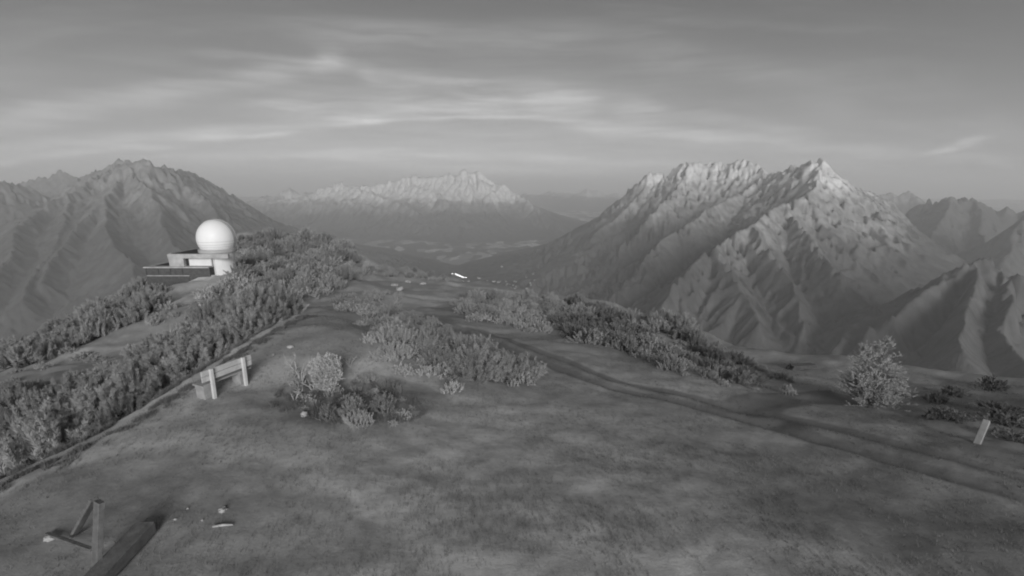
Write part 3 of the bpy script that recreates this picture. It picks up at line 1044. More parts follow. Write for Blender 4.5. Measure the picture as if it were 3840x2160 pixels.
def plant(name, pts, variants, smin, smax, label, cat, group, sink=.05):
    if not pts:
        return
    zs = height(np.array([p[0] for p in pts]), np.array([p[1] for p in pts]))
    for (x, y), z in zip(pts, zs):
        fd, sdm = random.choice(variants)
        s = random.uniform(smin, smax)
        t = thing(name, (x, y, z - sink), label, cat, random.uniform(0, 6.28), group)
        t.scale = (s * random.uniform(.85, 1.2), s * random.uniform(.85, 1.2), s * random.uniform(.8, 1.2))
        for nm, d in (('foliage', fd), ('stem', sdm)):
            o = bpy.data.objects.new(nm, d)
            COL.objects.link(o)
            o.parent = t


# keep plants clear of the observatory and of the marker post
_ob = P(790, 1020, 64)
KEEP_OFF += [(_ob[0] + dx, _ob[1] + dy, 3.6) for dx in (-7, -4, -1, 1.5) for dy in (-2.5, 0, 3)]

for q in ((3660, 1665), (3650, 1720), (3640, 1780)):
    _g = ground_ray(*q)
    KEEP_OFF.append((_g[0], _g[1], 1.15))

REG = [
    # patch, spacing, tries, size, kind, name, label, group
    ([(330, 1660), (560, 1545), (760, 1420), (900, 1310), (1000, 1240), (930, 1200), (790, 1250), (640, 1310), (520, 1400), (400, 1500), (330, 1600)], 1.15, 500, (1.15, 1.75), 0, 'dwarf_pine',
     'dwarf pine in the thicket below the foot path', 'pines in the thicket below the foot path'),
    ([(0, 1800), (330, 1660), (300, 1520), (60, 1460), (0, 1500)], 1.8, 200, (1.1, 1.6), 0, 'dwarf_pine',
     'scattered dwarf pine on the dark slope below the foot path', 'pines on the dark slope below the path'),
    ([(40, 1330), (160, 1290), (330, 1200), (470, 1130), (560, 1085), (610, 1110), (560, 1180), (420, 1260), (250, 1320), (120, 1400)], 1.9, 400, (1.5, 2.3), 0, 'dwarf_pine',
     'dwarf pine in the thicket under the observatory', 'pines under the observatory'),
    ([(760, 1200), (840, 1140), (1000, 1120), (1100, 1170), (1020, 1200), (900, 1230)], 1.5, 260, (1.1, 1.7), 0, 'dwarf_pine',
     'dwarf pine beyond the grassy knoll', 'pines beyond the knoll'),
    ([(880, 1040), (960, 990), (1100, 960), (1300, 1010), (1330, 1060), (1150, 1100), (950, 1110)], 2.4, 240, (1.1, 1.8), 0, 'dwarf_pine',
     'dwarf pine on the slope beside the observatory', 'pines beside the observatory'),
    ([(900, 905), (1000, 880), (1250, 900), (1350, 960), (1400, 995), (1250, 985), (1050, 950), (920, 960)], 3.6, 260, (1.7, 2.8), 0, 'dwarf_pine',
     'dwarf pine on the ridge crest behind the white dome', 'pines on the crest behind the dome'),
    ([(1420, 1290), (1520, 1240), (1640, 1290), (1760, 1330), (1930, 1400), (1950, 1430), (1850, 1440), (1700, 1420), (1560, 1370), (1460, 1340)], 1.0, 340, (.7, 1.15), 0, 'dwarf_pine',
     'dwarf pine on the knoll flank above the track', 'pines on the knoll flank'),
    ([(1420, 1005), (1650, 1045), (1690, 1050), (1500, 1040), (1400, 1030)], 2.2, 120, (.9, 1.4), 0, 'dwarf_pine',
     'dwarf pine fringing the pale crest road', 'pines along the crest road'),
    ([(1720, 1120), (1850, 1105), (2000, 1120), (2250, 1155), (2500, 1215), (2690, 1305), (2600, 1300), (2350, 1215), (2100, 1170), (1850, 1190), (1740, 1190)], 1.7, 420, (.85, 1.5), 0, 'dwarf_pine',
     'dwarf pine along the crest above the valley', 'pines along the valley crest'),
    ([(2050, 1190), (2250, 1200), (2400, 1260), (2330, 1330), (2200, 1290), (2080, 1240)], 1.5, 120, (.9, 1.3), 1, 'juniper_shrub',
     'low dark juniper on the bank above the track', 'junipers on the bank above the track'),
    ([(2460, 1330), (2600, 1300), (2760, 1350), (2900, 1400), (2870, 1440), (2700, 1430), (2520, 1400)], 1.4, 140, (.5, .9), 0, 'dwarf_pine',
     'small dwarf pine on the grassy shoulder', 'pines on the grassy shoulder'),
    ([(3420, 1560), (3520, 1480), (3640, 1450), (3840, 1450), (3840, 1640), (3760, 1680), (3560, 1620)], 1.9, 60, (.5, .9), 1, 'juniper_shrub',
     'low dark juniper near the leaning marker post', 'junipers by the marker post'),
    ([(1180, 1560), (1300, 1500), (1440, 1530), (1480, 1580), (1350, 1600)], .8, 60, (.3, .5), 0, 'dwarf_pine',
     'knee-high dwarf pine on the rough bank before the knoll', 'young pines on the rough bank'),
    ([(1300, 1420), (1420, 1400), (1560, 1470), (1480, 1510), (1340, 1470)], .9, 40, (.35, .55), 0, 'dwarf_pine',
     'small dwarf pine on the hummock by the round larch', 'small pines on the hummock'),
]
MARKS = {
    'pines in the thicket below the foot path': [(830, 1470, 'directly below the bench'), (1000, 1240, 'at the knoll end'), (360, 1640, 'at the end near the trestle'), (640, 1400, 'between bench and trestle end')],
    'pines on the dark slope below the path': [(60, 1500, 'farther down the slope'), (150, 1720, 'close to the path edge')],
    'pines under the observatory': [(570, 1100, 'right at the terrace wall'), (360, 1220, 'halfway down the slope'), (80, 1340, 'at the bottom of the slope')],
    'pines beyond the knoll': [(800, 1190, 'on the observatory side'), (1050, 1170, 'where the foot path ends')],
    'pines beside the observatory': [(900, 1040, 'close to the drum'), (1100, 1050, 'in the middle of the slope'), (1300, 1040, 'next to the crest road')],
    'pines on the crest behind the dome': [(930, 910, 'nearest the dome'), (1150, 910, 'at the highest point'), (1370, 975, 'at the road end')],
    'pines on the knoll flank': [(1470, 1280, 'near the knoll top'), (1700, 1350, 'halfway down the flank'), (1920, 1420, 'at the track edge')],
    'pines along the crest road': [(1420, 1020, 'at the upper end of the road'), (1660, 1048, 'near the road brow')],
    'pines along the valley crest': [(1780, 1150, 'where the track crosses the brow'), (2000, 1150, 'above the village'), (2250, 1190, 'behind the dark junipers'), (2450, 1230, 'beyond the junipers towards the shoulder'), (2650, 1300, 'at the start of the grassy shoulder')],
    'junipers on the bank above the track': [(2100, 1215, 'at the upper end'), (2320, 1290, 'at the lower end')],
    'pines on the grassy shoulder': [(2520, 1360, 'at the juniper end'), (2850, 1410, 'towards the stack of boards')],
    'junipers by the marker post': [(3660, 1640, 'right behind the post'), (3450, 1550, 'towards the feathery larch'), (3800, 1480, 'well behind the post')],
    'young pines on the rough bank': [(1220, 1560, 'on the bench side'), (1440, 1560, 'on the track side')],
    'small pines on the hummock': [(1340, 1440, 'next to the larch'), (1520, 1480, 'farther from the larch')],
}


def make_pines():
    n = 0
    for (poly, sp, tr, sz, kind, nm, lab, grp) in REG:
        pts = scatter(poly, sp, tr)
        n += len(pts)
        print('REGION', grp, len(pts))
        marks = [(ground_ray(a, b), c) for (a, b, c) in MARKS[grp]]
        for p in pts:
            best = min(marks, key=lambda m: (m[0][0] - p[0]) ** 2 + (m[0][1] - p[1]) ** 2)
            plant(nm, [p], PINES_DARK if kind else PINES, sz[0], sz[1], lab + ', ' + best[1], 'shrub', grp + ', ' + best[1])
    print('SHRUBS', n)


# the smaller, farther scrub between them, which reads as one mass
FILL = [
    ([(860, 1050), (900, 960), (930, 900), (1000, 880), (1250, 900), (1400, 1000), (1340, 1060), (1200, 1110), (1100, 1150), (950, 1150), (800, 1180), (780, 1110)], 2.0, 700, (.9, 1.7)),
    ([(1720, 1130), (2000, 1115), (2250, 1155), (2500, 1220), (2700, 1310), (2900, 1370), (2880, 1420), (2600, 1400), (2350, 1330), (2120, 1260), (1900, 1230), (1760, 1210)], 1.1, 900, (.4, .85)),
    ([(620, 1150), (760, 1130), (900, 1130), (800, 1220), (650, 1300), (560, 1330), (560, 1230)], 1.5, 260, (.4, .8)),
    ([(0, 1420), (120, 1360), (330, 1330), (520, 1330), (420, 1480), (200, 1500), (0, 1620)], 1.9, 220, (.5, .9)),
    ([(2450, 1330), (2700, 1330), (2900, 1380), (2990, 1430), (2960, 1475), (2750, 1455), (2560, 1420), (2420, 1380)], .85, 420, (.2, .5)),
    ([(1240, 1120), (1420, 1090), (1500, 1110), (1480, 1170), (1300, 1180)], 1.6, 160, (.5, .9)),
    ([(1400, 1020), (1700, 1052), (1690, 1058), (1400, 1038)], 1.4, 120, (.5, .9)),
    ([(1090, 1420), (1150, 1370), (1330, 1360), (1500, 1450), (1560, 1540), (1480, 1590), (1250, 1590), (1130, 1540)], .5, 320, (.14, .34)),
    ([(1400, 1130), (1560, 1180), (1720, 1240), (1900, 1330), (1990, 1420), (1960, 1470), (1700, 1430), (1500, 1320), (1340, 1230)], .65, 900, (.22, .55)),
    ([(1300, 1260), (1480, 1230), (1900, 1390), (1980, 1450), (1700, 1470), (1400, 1350)], 1.0, 200, (.35, .6)),
]


def make_scrub():
    low = []
    for k in range(4):
        V, Fc, st = shrub_mesh(300 + k, 0.95, [1.0, .8, 1.1, .9][k], 42, 22, .17, .034, 1.1)
        low.append(V)
    out = []
    n = 0
    for (poly, sp, tr, sz) in FILL:
        pts = scatter(poly, sp, tr)
        if not pts:
            continue
        zs = height(np.array([p[0] for p in pts]), np.array([p[1] for p in pts]))
        for (x, y), z in zip(pts, zs):
            V = low[random.randrange(4)]
            a, s_ = random.uniform(0, 6.28), random.uniform(*sz)
            ca, sa = math.cos(a) * s_, math.sin(a) * s_
            out.append(np.c_[V[:, 0] * ca - V[:, 1] * sa + x, V[:, 0] * sa + V[:, 1] * ca + y, V[:, 2] * s_ * random.uniform(.8, 1.2) + z - .05])
            n += 1
    V = np.vstack(out)
    o = mesh_obj('dwarf_pine_scrub', V, np.arange(len(V)).reshape(-1, 3), M['scrub'])
    tag(o, 'low dwarf pine scrub matting the ridge between the larger pines', 'scrub', kind='stuff')
    print('SCRUB', n, len(V) // 3)


# ------------------------------------------------------------------ larches
def larch(loc, h, r, tops, mat, label, rz=0, seed=1, dens=1.0, ball=False):
    rg = np.random.default_rng(seed)
    t = thing('larch_tree', loc, label, 'tree', rz)
    tr, br, V = MB(), MB(), []
    for (tx, ty, th) in tops:
        pts = [(tx * q * r, ty * q * r, th * h * q - .15 * (q == 0)) for q in (0, .3, .65, 1)]
        tr.tube(pts, [.05 * h / 2, .035 * h / 2, .02 * h / 2, .006], 6)
        nb = int(90 * dens)
        for k in range(nb):
            q = rg.uniform(.06, 1.0)
            z = th * h * q
            a = rg.random() * 6.283
            prof = math.sqrt(max(1 - (2 * q - 1) ** 2, .05)) if ball else (1 - q) ** .75 + .06
            L = r * prof * rg.uniform(.5, 1.05)
            b = np.array([tx * q * r, ty * q * r, z])
            e = b + np.array([math.cos(a) * L, math.sin(a) * L, L * rg.uniform(.1, .55)])
            br.tube([b, (b + e) / 2 + [0, 0, -.02 * L], e], [.012, .008, .003], 3, False)
            V.append(needle_batch(b + (e - b) * .15, e, 0, 0, int(60 * dens), .10, .007, rg))
            for j in range(3):
                m = b + (e - b) * rg.uniform(.3, .9)
                V.append(needle_batch(m, m + rg.normal(size=3) * .10 + [0, 0, .12], 0, 0, int(22 * dens), .08, .010, rg))
    V = np.vstack(V)
    tr.build('trunk', M['bark'], t, True)
    br.build('limbs', M['bark'], t)
    mesh_obj('crown', V, np.arange(len(V)).reshape(-1, 3), mat, t)
    return t


def ground_at(px, py):
    g = ground_ray(px, py)
    return np.array([g[0], g[1], hz(g[0], g[1])])


larch(ground_at(1228, 1462), 1.0, .44, [(0, 0, 1.0), (.35, .1, .9), (-.3, .15, .85), (.1, -.3, .8)], M['larch'],
      'pale round young larch glowing on the rough bank behind the bench', seed=5, dens=2.6, ball=True)
larch(ground_at(3265, 1535), 3.05, 1.5, [(.12, 0, 1.0), (-.35, .1, .86), (.6, .2, .55), (-.7, -.1, .5)], M['larch_dim'],
      'feathery larch with two tops standing beside the track bend', seed=8, dens=1.15)

# ------------------------------------------------------------------ dead twigs on the bank
def dead_shrub(px, py, h, n, label, seed):
    rg = np.random.default_rng(seed)
    t = thing('dead_shrub', ground_at(px, py), label, 'dead shrub', group='bleached dead shrubs on the bank')
    for k in range(n):
        a = rg.random() * 6.28
        L = h * rg.uniform(.6, 1.1)
        m = MB()
        d = Vector((math.cos(a) * .6, math.sin(a) * .6, 1)).normalized()
        p1 = d * L * .5
        p2 = d * L + Vector((rg.normal() * .12, rg.normal() * .12, 0)) * h
        m.tube([(0, 0, -.08), p1, p2], [.022, .015, .005], 5)
        for j in range(3):
            s0 = p1 + (p2 - p1) * rg.random()
            m.tube([s0, s0 + Vector((rg.normal(), rg.normal(), abs(rg.normal()) + .4)).normalized() * L * .35], [.010, .003], 4)
        m.build('branch', M['dry'], t)
    return t


for q in [(1130, 1440, .7, 5, 3), (1105, 1500, .5, 4, 4), (1310, 1370, .45, 4, 5), (1175, 1470, .5, 4, 6), (1110, 1395, .55, 5, 9)]:
    dead_shrub(*q[:4], 'bleached dead shrub with bare branches on the bank near the round larch', q[4])


# ------------------------------------------------------------------ observatory
def observatory():
    D = 63.0
    k = D / F
    def X(px):
        return (px - 1920) * k
    def Z(py):
        return CAMZ + D * (-ST + CT * (1080 - py) / F)
    y0 = P(800, 980, D)[1]
    org = np.array([X(790), y0, Z(1075)])
    t = thing('observatory', org, 'white domed observatory on a low concrete building with flat roofs', 'observatory')
    def bx(m, px0, px1, py0, py1, ya, yb, bev=.03):
        return m.box(X(px0) - org[0], X(px1) - org[0], ya, yb, Z(py1) - org[2], Z(py0) - org[2], bev)
    dcy = 2.4
    D2 = D + dcy * CT
    dcx = (821 - 1920) * D2 / F - org[0]
    def Z2(py):
        return CAMZ + D2 * (-ST + CT * (1080 - py) / F)
    # drum under the dome
    zt, zb = Z2(943) - org[2], Z2(1022) - org[2]
    d = MB().lathe([(0.01, zb - .8), (2.0, zb - .8), (2.0, zt), (0.01, zt)], 56, dcx, dcy).build('drum_wall', M['plaster'], t, False)
    for a in (-1.95, -1.62, -1.3):
        MB().tube([(dcx + 2.01 * math.cos(a), dcy + 2.01 * math.sin(a), zb), (dcx + 2.01 * math.cos(a), dcy + 2.01 * math.sin(a), zt - .7)], .022, 4).build('joint', M['conc'], d)
    # dome
    zc, rad = Z2(892) - org[2], 63.5 * D2 / F
    tall = 1.1
    ang0 = -math.asin(.58)
    prof = [(rad * math.cos(a), zc + tall * rad * math.sin(a)) for a in np.linspace(ang0, math.pi / 2 - .001, 40)]
    dome = MB().lathe(prof, 72, dcx, dcy).build('dome', M['dome'], t, True)
    for i, el in enumerate((-.50, -.40, -.28, -.12)):
        r_, z_ = rad * math.cos(el), zc + tall * rad * math.sin(el)
        MB().lathe([(r_ - .01, z_ - .018), (r_ + .014, z_ - .012), (r_ + .014, z_ + .012), (r_ - .01, z_ + .018)], 72, dcx, dcy).build('seam', M['ring'], dome)
    # shutter strip arching over the right side of the dome
    def arc(name, off, w, rr, mat):
        m = MB()
        vs, fs = [], []
        A = np.linspace(R(-28), R(118), 48)
        ca, sa = math.cos(R(12)), math.sin(R(12))
        for a in A:
            for (o_, q) in ((off - w, rr - .03), (off - w, rr), (off + w, rr), (off + w, rr - .03)):
                rr_ = math.sqrt(max(q * q - o_ * o_, .01))
                u, w_ = rr_ * math.cos(a), rr_ * math.sin(a)
                vs.append((dcx + u * ca - o_ * sa, dcy + u * sa + o_ * ca, zc + tall * w_))
        for i in range(len(A) - 1):
            for j in range(3):
                fs.append((i * 4 + j, i * 4 + j + 1, (i + 1) * 4 + j + 1, (i + 1) * 4 + j))
        fs += [(0, 1, 2, 3), tuple(reversed([(len(A) - 1) * 4 + j for j in range(4)]))]
        return m.add(vs, fs).build(name, mat, dome, False)
    arc('shutter', 0, .56, rad + .055, M['dome'])
    arc('shutter_rail', -.60, .035, rad + .09, M['ring'])
    arc('shutter_rail', .60, .035, rad + .09, M['ring'])
    # ring
    z1, z0 = Z2(931) - org[2], Z2(943) - org[2]
    MB().lathe([(1.8, z0), (2.28, z0), (2.32, z0 + .08), (2.32, z1), (1.95, z1 + .05), (1.8, z1)], 72, dcx, dcy).build('dome_ring', M['ring'], t)
    # annex: fascia, roof, recessed wall, side block
    bx(MB(), 636, 862, 951, 968, -.28, .15).build('fascia', M['conc'], t)
    bx(MB(), 640, 770, 952.5, 966, .16, 5.2).build('roof_slab', M['roof'], t)
    bx(MB(), 637, 641, 949, 966, .16, 5.2, .01).build('parapet', M['conc'], t)
    bx(MB(), 637, 692, 968.2, 1002, -.2, 4.8).build('side_block', M['conc'], t)
    bx(MB(), 692, 790, 968.2, 1002, .35, 4.8).build('recessed_wall', M['plaster'], t)
    bx(MB(), 692.5, 702, 970, 1001, .27, .34, .0).build('door', M['glass'], t)
    MB().tube([(X(791.5) - org[0], .1, Z(1003) - org[2]), (X(791.5) - org[0], .1, Z(968.3) - org[2])], .06, 10).build('column', M['conc'], t)
    # lower terrace building
    bx(MB(), 552, 792, 1003, 1092, -.6, 5.0).build('terrace_wall', M['darkwood'], t)
    bx(MB(), 548, 792, 998.5, 1003, -.75, 5.0).build('terrace_slab', M['conc'], t)
    bx(MB(), 575, 637, 997, 998.4, .2, 5.0, .004).build('terrace_roof', M['roof'], t)
    bx(MB(), 556, 715, 1031.5, 1034, -.68, -.6, .004).build('rail', M['conc'], t)
    for px in (556, 600, 645, 690):
        bx(MB(), px, px + 1.6, 1003.4, 1031.4, -.67, -.61, .004).build('baluster', M['darkwood'], t)
    # boards of the terrace wall
    for i in range(9):
        bx(MB(), 553, 714, 1036 + i * 5.4, 1036 + i * 5.4 + 4.9, -.655, -.60, .006).build('board', M['darkwood'], t)
    # pale ramp slab
    zr = [Z(1056) - org[2], Z(1030) - org[2]]
    m = MB()
    xa, xb = X(716) - org[0], X(802) - org[0]
    m.add([(xa, -1.5, zr[0]), (xb, -1.5, zr[0] + .42), (xb + .3, -.3, zr[1] - .04), (X(757) - org[0], -.3, zr[1] - .15),
           (xa, -1.5, zr[0] - .6), (xb, -1.5, zr[0] - .6), (xb + .3, -.3, zr[0] - .6), (X(757) - org[0], -.3, zr[0] - .6)],
          [(0, 1, 2, 3), (0, 4, 5, 1), (1, 5, 6, 2), (2, 6, 7, 3), (3, 7, 4, 0), (7, 6, 5, 4)])
    m.build('ramp', M['slab'], t)
    return t


observatory()


# ------------------------------------------------------------------ bench
def bench():
    a, b = ground_at(815, 1490), ground_at(897, 1450)
    c = (a + b) / 2
    v = b - a
    t = thing('bench', c, 'grey wooden bench with pale back posts beside the foot path', 'bench', math.atan2(v[1], v[0]))
    # local x along the bench, local +y to the valley (left in the picture)
    L = .82
    for x in (-.55, .5):
        MB().box(x - .05, x + .05, -.20, -.12, -.2, .92, .012).build('post', M['palewood'], t)
    for i, z in enumerate((.56, .74)):
        MB().box(-L, L, -.115, -.08, z, z + .165, .01).build('back_board', M['benchwood'], t)
    for i in range(3):
        MB().box(-L, L, -.06 + i * .15, .08 + i * .15, .415, .455, .01).build('seat_board', M['wood'], t)
    for x in (-.62, .55):
        m = MB()
        w0, w1, d0, d1 = .15, .11, .2, .16
        m.box(-1, 1, -1, 1, 0, 1, .06)
        m.v = [(x + p[0] * (w1 + (w0 - w1) * abs(p[2] - .35) * 1.5), .16 + p[1] * (d1 + (d0 - d1) * abs(p[2] - .35) * 1.5), -.15 + p[2] * .563) for p in m.v]
        m.build('pedestal', M['wood'], t)
    return t


bench()


# ------------------------------------------------------------------ timber trestle, beam, stick, stones, marker post, timber stack
def leaning(name, mat, a, b, w, d, parent, org):
    a, b = Vector(a) - Vector(org), Vector(b) - Vector(org)
    ax = b - a
    q = ax.to_track_quat('Z', 'Y')
    m = MB().box(-w / 2, w / 2, -d / 2, d / 2, 0, ax.length, .014, .004)
    m.xf(Matrix.Translation(a) @ q.to_matrix().to_4x4())
    return m.build(name, mat, parent)


g = ground_at(350, 2150)
t = thing('timber_trestle', g, 'old grey timber trestle with upright post and leaning brace on dark turf', 'trestle')
top = P(372, 1880, 8.05)
leaning('post', M['oldwood'], g + [0, 0, -.25], top, .19, .09, t, g)
leaning('brace', M['oldwood'], ground_at(262, 2012) + [0, 0, -.15], P(352, 1872, 8.15), .13, .06, t, g)
leaning('crossbar', M['oldwood'], ground_at(180, 2018) + [0, 0, .05], P(345, 2060, 8.2), .07, .05, t, g)

a, b = ground_at(556, 2008), ground_at(300, 2260)
t = thing('timber_beam', b, 'thick weathered timber beam lying beside the old trestle', 'beam')
leaning('beam', M['oldwood'], b + [0, 0, .10], a + [0, 0, .16], .34, .22, t, b)

a, b = ground_at(800, 1990), ground_at(876, 1981)
mm = MB().tube([Vector(a) - Vector(a) + Vector((0, 0, .03)), Vector((b - a) * .5) + Vector((0, 0, .045)), Vector(b - a) + Vector((0, 0, .03))], [.022, .026, .016], 7)
o = mm.build('stick', M['dry'], None, True)
o.location = a
tag(o, 'short bleached stick lying flat on the turf by the timber beam', 'stick')


def stone(px, py, s, label, seed, grp=None, flat=.6):
    bm = bmesh.new()
    bmesh.ops.create_icosphere(bm, subdivisions=3, radius=1)
    rg = np.random.default_rng(seed)
    o3 = rg.uniform(0, 50, 3)
    for v in bm.verts:
        n = float(perlin(v.co.x * 1.1 + o3[0] + v.co.z, v.co.y * 1.1 + o3[1], 3)) * .45 + float(perlin(v.co.x * 3 + o3[1], v.co.z * 3 + v.co.y * 2, 7)) * .15
        v.co *= 1 + n
        v.co.z *= flat
    me = bpy.data.meshes.new('stone')
    bm.to_mesh(me)
    bm.free()
    me.materials.append(M['stone'])
    o = bpy.data.objects.new('stone', me)
    COL.objects.link(o)
    p = ground_at(px, py)
    o.location = p + [0, 0, s * .2]
    o.scale = (s, s * rg.uniform(.7, 1), s)
    o.rotation_euler = (0, 0, rg.uniform(0, 6))
    tag(o, label, 'stone', grp)
    return o


stone(838, 1922, .085, 'pale fist-sized stone on the turf above the short bleached stick', 1)
for i, q in enumerate([(705, 1915), (660, 1960), (760, 1960)]):
    stone(*q, .028, 'pebble on the dark turf between the trestle and the bleached stick', 20 + i, 'pebbles on the turf')
stone(192, 2030, .10, 'pale stone at the end of the trestle crossbar', 5)
stone(1090, 1300, .11, 'pale stone lying on the knoll behind the bench', 6)
stone(1025, 1330, .08, 'small pale flat stone between the bench and the knoll top', 7, None, .35)
for i, q in enumerate([(1480, 1068), (1530, 1065), (1500, 1090), (1585, 1066)]):
    stone(*q, .55, 'pale boulder in the scrub below the crest road', 30 + i, 'boulders below the crest road')
stone(1405, 1462, .16, 'pale stone on the hummock right of the round larch', 9)
stone(1140, 1560, .13, 'grey stone half sunk at the foot of the rough bank', 12)

g = ground_at(3660, 1660)
t = thing('marker_post', g, 'pale square marker post leaning over among dark junipers', 'post')
leaning('shaft', M['wood'], g + [0, 0, -.2], P(3700, 1577, 15.35), .17, .14, t, g)

g = ground_at(3010, 1374)
t = thing('timber_stack', g, 'low dark stack of boards at the edge of the grassy shoulder', 'stack')
for i in range(4):
    for j in range(3):
        w = 1.9 - .12 * i + random.uniform(-.1, .1)
        MB().box(-w / 2, w / 2, j * .17 - .25, j * .17 - .09, .01 + i * .085, .07 + i * .085, .006).build('board', M['oldwood'], t)
t.rotation_euler = (0, 0, .12)


# ------------------------------------------------------------------ village in the valley
def valley_point(px, py):
    z = VZ
    for _ in range(6):
        p = PZ(px, py, z)
        z = valley_z(p[0], p[1])
    return np.array([p[0], p[1], z])


def house_meshes():
    w = MB()
    w.add([(-7, -5, -2), (7, -5, -2), (7, 5, -2), (-7, 5, -2), (-7, -5, 6), (7, -5, 6), (7, 5, 6), (-7, 5, 6), (-7, 0, 9.5), (7, 0, 9.5)],
          [(3, 2, 1, 0), (0, 1, 5, 4), (2, 3, 7, 6), (1, 2, 6, 9, 5), (3, 0, 4, 8, 7)])
    r = MB()
    r.add([(-8, -6.2, 5.4), (8, -6.2, 5.4), (8, 0, 9.9), (-8, 0, 9.9), (8, 6.2, 5.4), (-8, 6.2, 5.4), (-8, -6.2, 5.1), (8, -6.2, 5.1), (8, 0, 9.55), (-8, 0, 9.55), (8, 6.2, 5.1), (-8, 6.2, 5.1)],
          [(0, 1, 2, 3), (3, 2, 4, 5), (7, 6, 9, 8), (8, 9, 11, 10), (1, 0, 6, 7), (5, 4, 10, 11), (0, 3, 9, 6), (3, 5, 11, 9), (2, 1, 7, 8), (4, 2, 8, 10)])
    return w, r


hw, hr = house_meshes()
W0, R0 = hw.build('wall', M['housewall']), hr.build('roof', M['houseroof'])
WD, RD = W0.data, R0.data
bpy.data.objects.remove(W0)
bpy.data.objects.remove(R0)
LITM = WD.copy()
LITM.materials.clear()
LITM.materials.append(M['lit'])


def house(px, py, s, lit, label, grp, stretch=1.0):
    p = valley_point(px, py)
    t = thing('house', p, label, 'house', random.uniform(-.5, .5), grp)
    t.scale = (s * stretch, s, s)
    for nm, d in (('wall', LITM if lit else WD), ('roof', RD)):
        o = bpy.data.objects.new(nm, d)
        COL.objects.link(o)
        o.parent = t
    return t


def village():
    # long lit glasshouse with a bright gable building beside it
    p, q = valley_point(1708, 1030), valley_point(1740, 1041)
    v = q - p
    L = float(np.hypot(v[0], v[1]))
    t = thing('glasshouse', (p + q) / 2, 'long brightly lit glasshouse in the valley beyond the crest', 'glasshouse', math.atan2(v[1], v[0]))
    n = 8
    for i in range(n):
        x0, x1 = -L / 2 + L * i / n + .4, -L / 2 + L * (i + 1) / n - .4
        m = MB().add([(x0, -9, -2), (x1, -9, -2), (x1, -9, 9), (x0, -9, 9), (x0, 0, 14), (x1, 0, 14), (x0, 9, 9), (x1, 9, 9), (x0, 9, -2), (x1, 9, -2)],
                     [(0, 1, 2, 3), (3, 2, 5, 4), (4, 5, 7, 6), (6, 7, 9, 8), (0, 3, 4, 6, 8), (1, 9, 7, 5, 2)])
        m.build('glass_bay', M['lit'], t)
    MB().box(-L / 2 - 1, L / 2 + 1, -1, 1, 14.0, 14.8).build('ridge_beam', M['conc'], t)
    house(1697, 1027, 1.5, True, 'brightly lit house at the upper end of the long glasshouse', None)
    house(1747, 1041, 1.4, True, 'brightly lit house at the lower end of the long glasshouse', None)
    house(1735, 1055, 1.4, True, 'lit house in the valley just above the crest road, below the glasshouse', None)
    lst = [(1758, 1055), (1791, 1041), (1798, 1044), (1814, 1062), (1852, 1057), (1870, 1059), (1965, 1065), (1974, 1067), (1989, 1061), (1995, 1061), (1993, 1071), (1998, 1069), (2048, 1067),
           (2065, 1064), (2076, 1068), (2124, 1081), (2131, 1080), (2035, 1086), (2000, 1025), (1882, 1001), (1960, 1070), (1930, 1077), (2110, 1084)]
    for i, (x, y) in enumerate(lst):
        house(x, y, random.uniform(1.0, 1.7), False, 'small white house in the village on the valley floor', 'white houses of the valley village', random.uniform(.9, 1.8))
    for i in range(40):
        x, y = random.gauss(1990, 90), random.gauss(1066, 14)
        if 1780 < x < 2170 and 1010 < y < 1095:
            house(x, y, random.uniform(.7, 1.1), False, 'small white house in the village on the valley floor', 'white houses of the valley village')


village()
make_pines()
make_scrub()


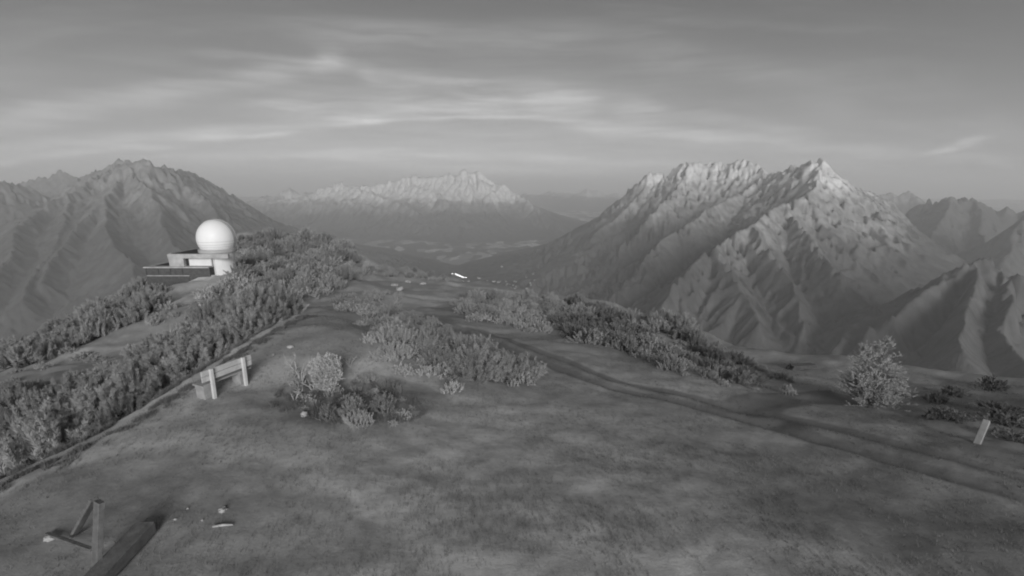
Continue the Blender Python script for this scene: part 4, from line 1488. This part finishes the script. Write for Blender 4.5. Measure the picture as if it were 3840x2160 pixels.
# ------------------------------------------------------------------ grass
def make_grass():
    rg = np.random.default_rng(3)
    n = 70000
    az = rg.uniform(R(-52), R(52), n)
    r = 5.5 + 30 * rg.random(n) ** 1.3
    x, y = r * np.sin(az), r * np.cos(az)
    z, rut, foot, dt, dt2, dl, sl, dfar = height(x, y, True)
    dens = np.clip(.55 + 1.0 * fbm(x / 2.5, y / 2.5, 3, 44), 0.05, 1) * (1 - .85 * np.clip(rut, 0, 1)) * (1 - .6 * foot)
    k = rg.random(n) < dens
    x, y, z = x[k], y[k], z[k]
    n = len(x)
    hs = np.ones(n)
    # taller tussocks on the path edge and the rough bank
    ne = 26000
    k2 = rg.integers(0, len(PATHL) - 1, ne)
    tt = rg.random(ne)
    q = PATHL[k2] * (1 - tt)[:, None] + PATHL[k2 + 1] * tt[:, None]
    dv = PATHL[k2 + 1] - PATHL[k2]
    dv /= np.linalg.norm(dv, axis=1)[:, None] + 1e-9
    off = rg.choice([-1, 1], ne) * (.35 + np.abs(rg.normal(0, .35, ne)))
    ex, ey = q[:, 0] - dv[:, 1] * off, q[:, 1] + dv[:, 0] * off
    c0, c1 = ground_ray(1150, 1500), ground_ray(1480, 1520)
    nb = 9000
    ang, rad = rg.uniform(0, 6.28, nb), np.sqrt(rg.random(nb))
    bxx = (c0[0] + c1[0]) / 2 + rad * np.cos(ang) * 2.4
    byy = (c0[1] + c1[1]) / 2 + rad * np.sin(ang) * 1.5
    ex, ey = np.r_[ex, bxx], np.r_[ey, byy]
    cl = fbm(ex / .5, ey / .5, 3, 61)
    kk = cl > .05
    ex, ey, cl = ex[kk], ey[kk], cl[kk]
    ez = height(ex, ey)
    x, y, z = np.r_[x, ex], np.r_[y, ey], np.r_[z, ez]
    hs = np.r_[hs, 1.4 + 2.2 * np.clip(cl, 0, 1)]
    n = len(x)
    B = 4
    X, Y, Z = np.repeat(x, B), np.repeat(y, B), np.repeat(z, B)
    m = n * B
    a = rg.uniform(0, 6.283, m)
    h = rg.uniform(.02, .055, m) * np.repeat(rg.uniform(.7, 1.5, n) * hs, B)
    lean = rg.uniform(.2, .9, m)
    bx_, by_ = X + rg.normal(0, .03, m), Y + rg.normal(0, .03, m)
    w = .004 + .00012 * np.hypot(X, Y)
    p0 = np.c_[bx_ - np.sin(a) * w, by_ + np.cos(a) * w, Z - .01]
    p1 = np.c_[bx_ + np.sin(a) * w, by_ - np.cos(a) * w, Z - .01]
    p2 = np.c_[bx_ + np.cos(a) * h * lean, by_ + np.sin(a) * h * lean, Z + h]
    V = np.stack([p0, p1, p2], 1).reshape(-1, 3)
    o = mesh_obj('grass', V, np.arange(len(V)).reshape(-1, 3), M['grass'])
    tag(o, 'short dry alpine grass covering the ridge meadow', 'grass', kind='stuff')


make_grass()


def make_gravel():
    """loose stones on the dirt track, too many and too small to count"""
    rg = np.random.default_rng(12)
    bm = bmesh.new()
    bmesh.ops.create_icosphere(bm, subdivisions=1, radius=1)
    bv = np.array([v.co[:] for v in bm.verts])
    bf = np.array([[v.index for v in f.verts] for f in bm.faces])
    bm.free()
    n = 800
    src = [TRACK, TRACK2]
    P2 = []
    for k in range(n):
        tr = src[0] if rg.random() < .75 else src[1]
        i = rg.integers(0, len(tr) - 1)
        q = tr[i] + (tr[i + 1] - tr[i]) * rg.random()
        P2.append(q + rg.normal(0, .75, 2))
    P2 = np.array(P2)
    z = height(P2[:, 0], P2[:, 1])
    r = .012 + .03 * rg.random(n) ** 4
    V, Fc = [], []
    for k in range(n):
        w = bv * (1 + .25 * rg.normal(size=(len(bv), 1))) * r[k] * np.array([1, rg.uniform(.6, 1), rg.uniform(.4, .7)])
        V.append(w + [P2[k, 0], P2[k, 1], z[k] + r[k] * .15])
        Fc.append(bf + k * len(bv))
    o = mesh_obj('gravel', np.vstack(V), np.vstack(Fc), M['oldwood'])
    tag(o, 'loose pale gravel strewn along the dirt track', 'gravel', kind='stuff')


make_gravel()


# ------------------------------------------------------------------ haze
def make_haze(density):
    m = bpy.data.materials.new('haze')
    m.use_nodes = True
    N = NT(m.node_tree)
    N.n.clear()
    out = N.node('ShaderNodeOutputMaterial')
    pv = N.node('ShaderNodeVolumePrincipled')
    pv.inputs['Color'].default_value = (0.98, 0.98, 0.98, 1)
    pv.inputs['Density'].default_value = density
    pv.inputs['Anisotropy'].default_value = 0.0
    N.l.new(pv.outputs[0], out.inputs['Volume'])
    x0, x1, y0, y1, z0, z1 = -70000, 70000, -2800, 75000, -2600, 640
    v = [(x, y, z) for z in (z0, z1) for y in (y0, y1) for x in (x0, x1)]
    f = [(0, 2, 3, 1), (4, 5, 7, 6), (0, 1, 5, 4), (2, 6, 7, 3), (0, 4, 6, 2), (1, 3, 7, 5)]
    o = mesh_obj('haze', v, f, m)
    return tag(o, 'thin pale morning haze filling the valley between the mountains', 'haze', kind='stuff')


make_haze(7.0e-5)
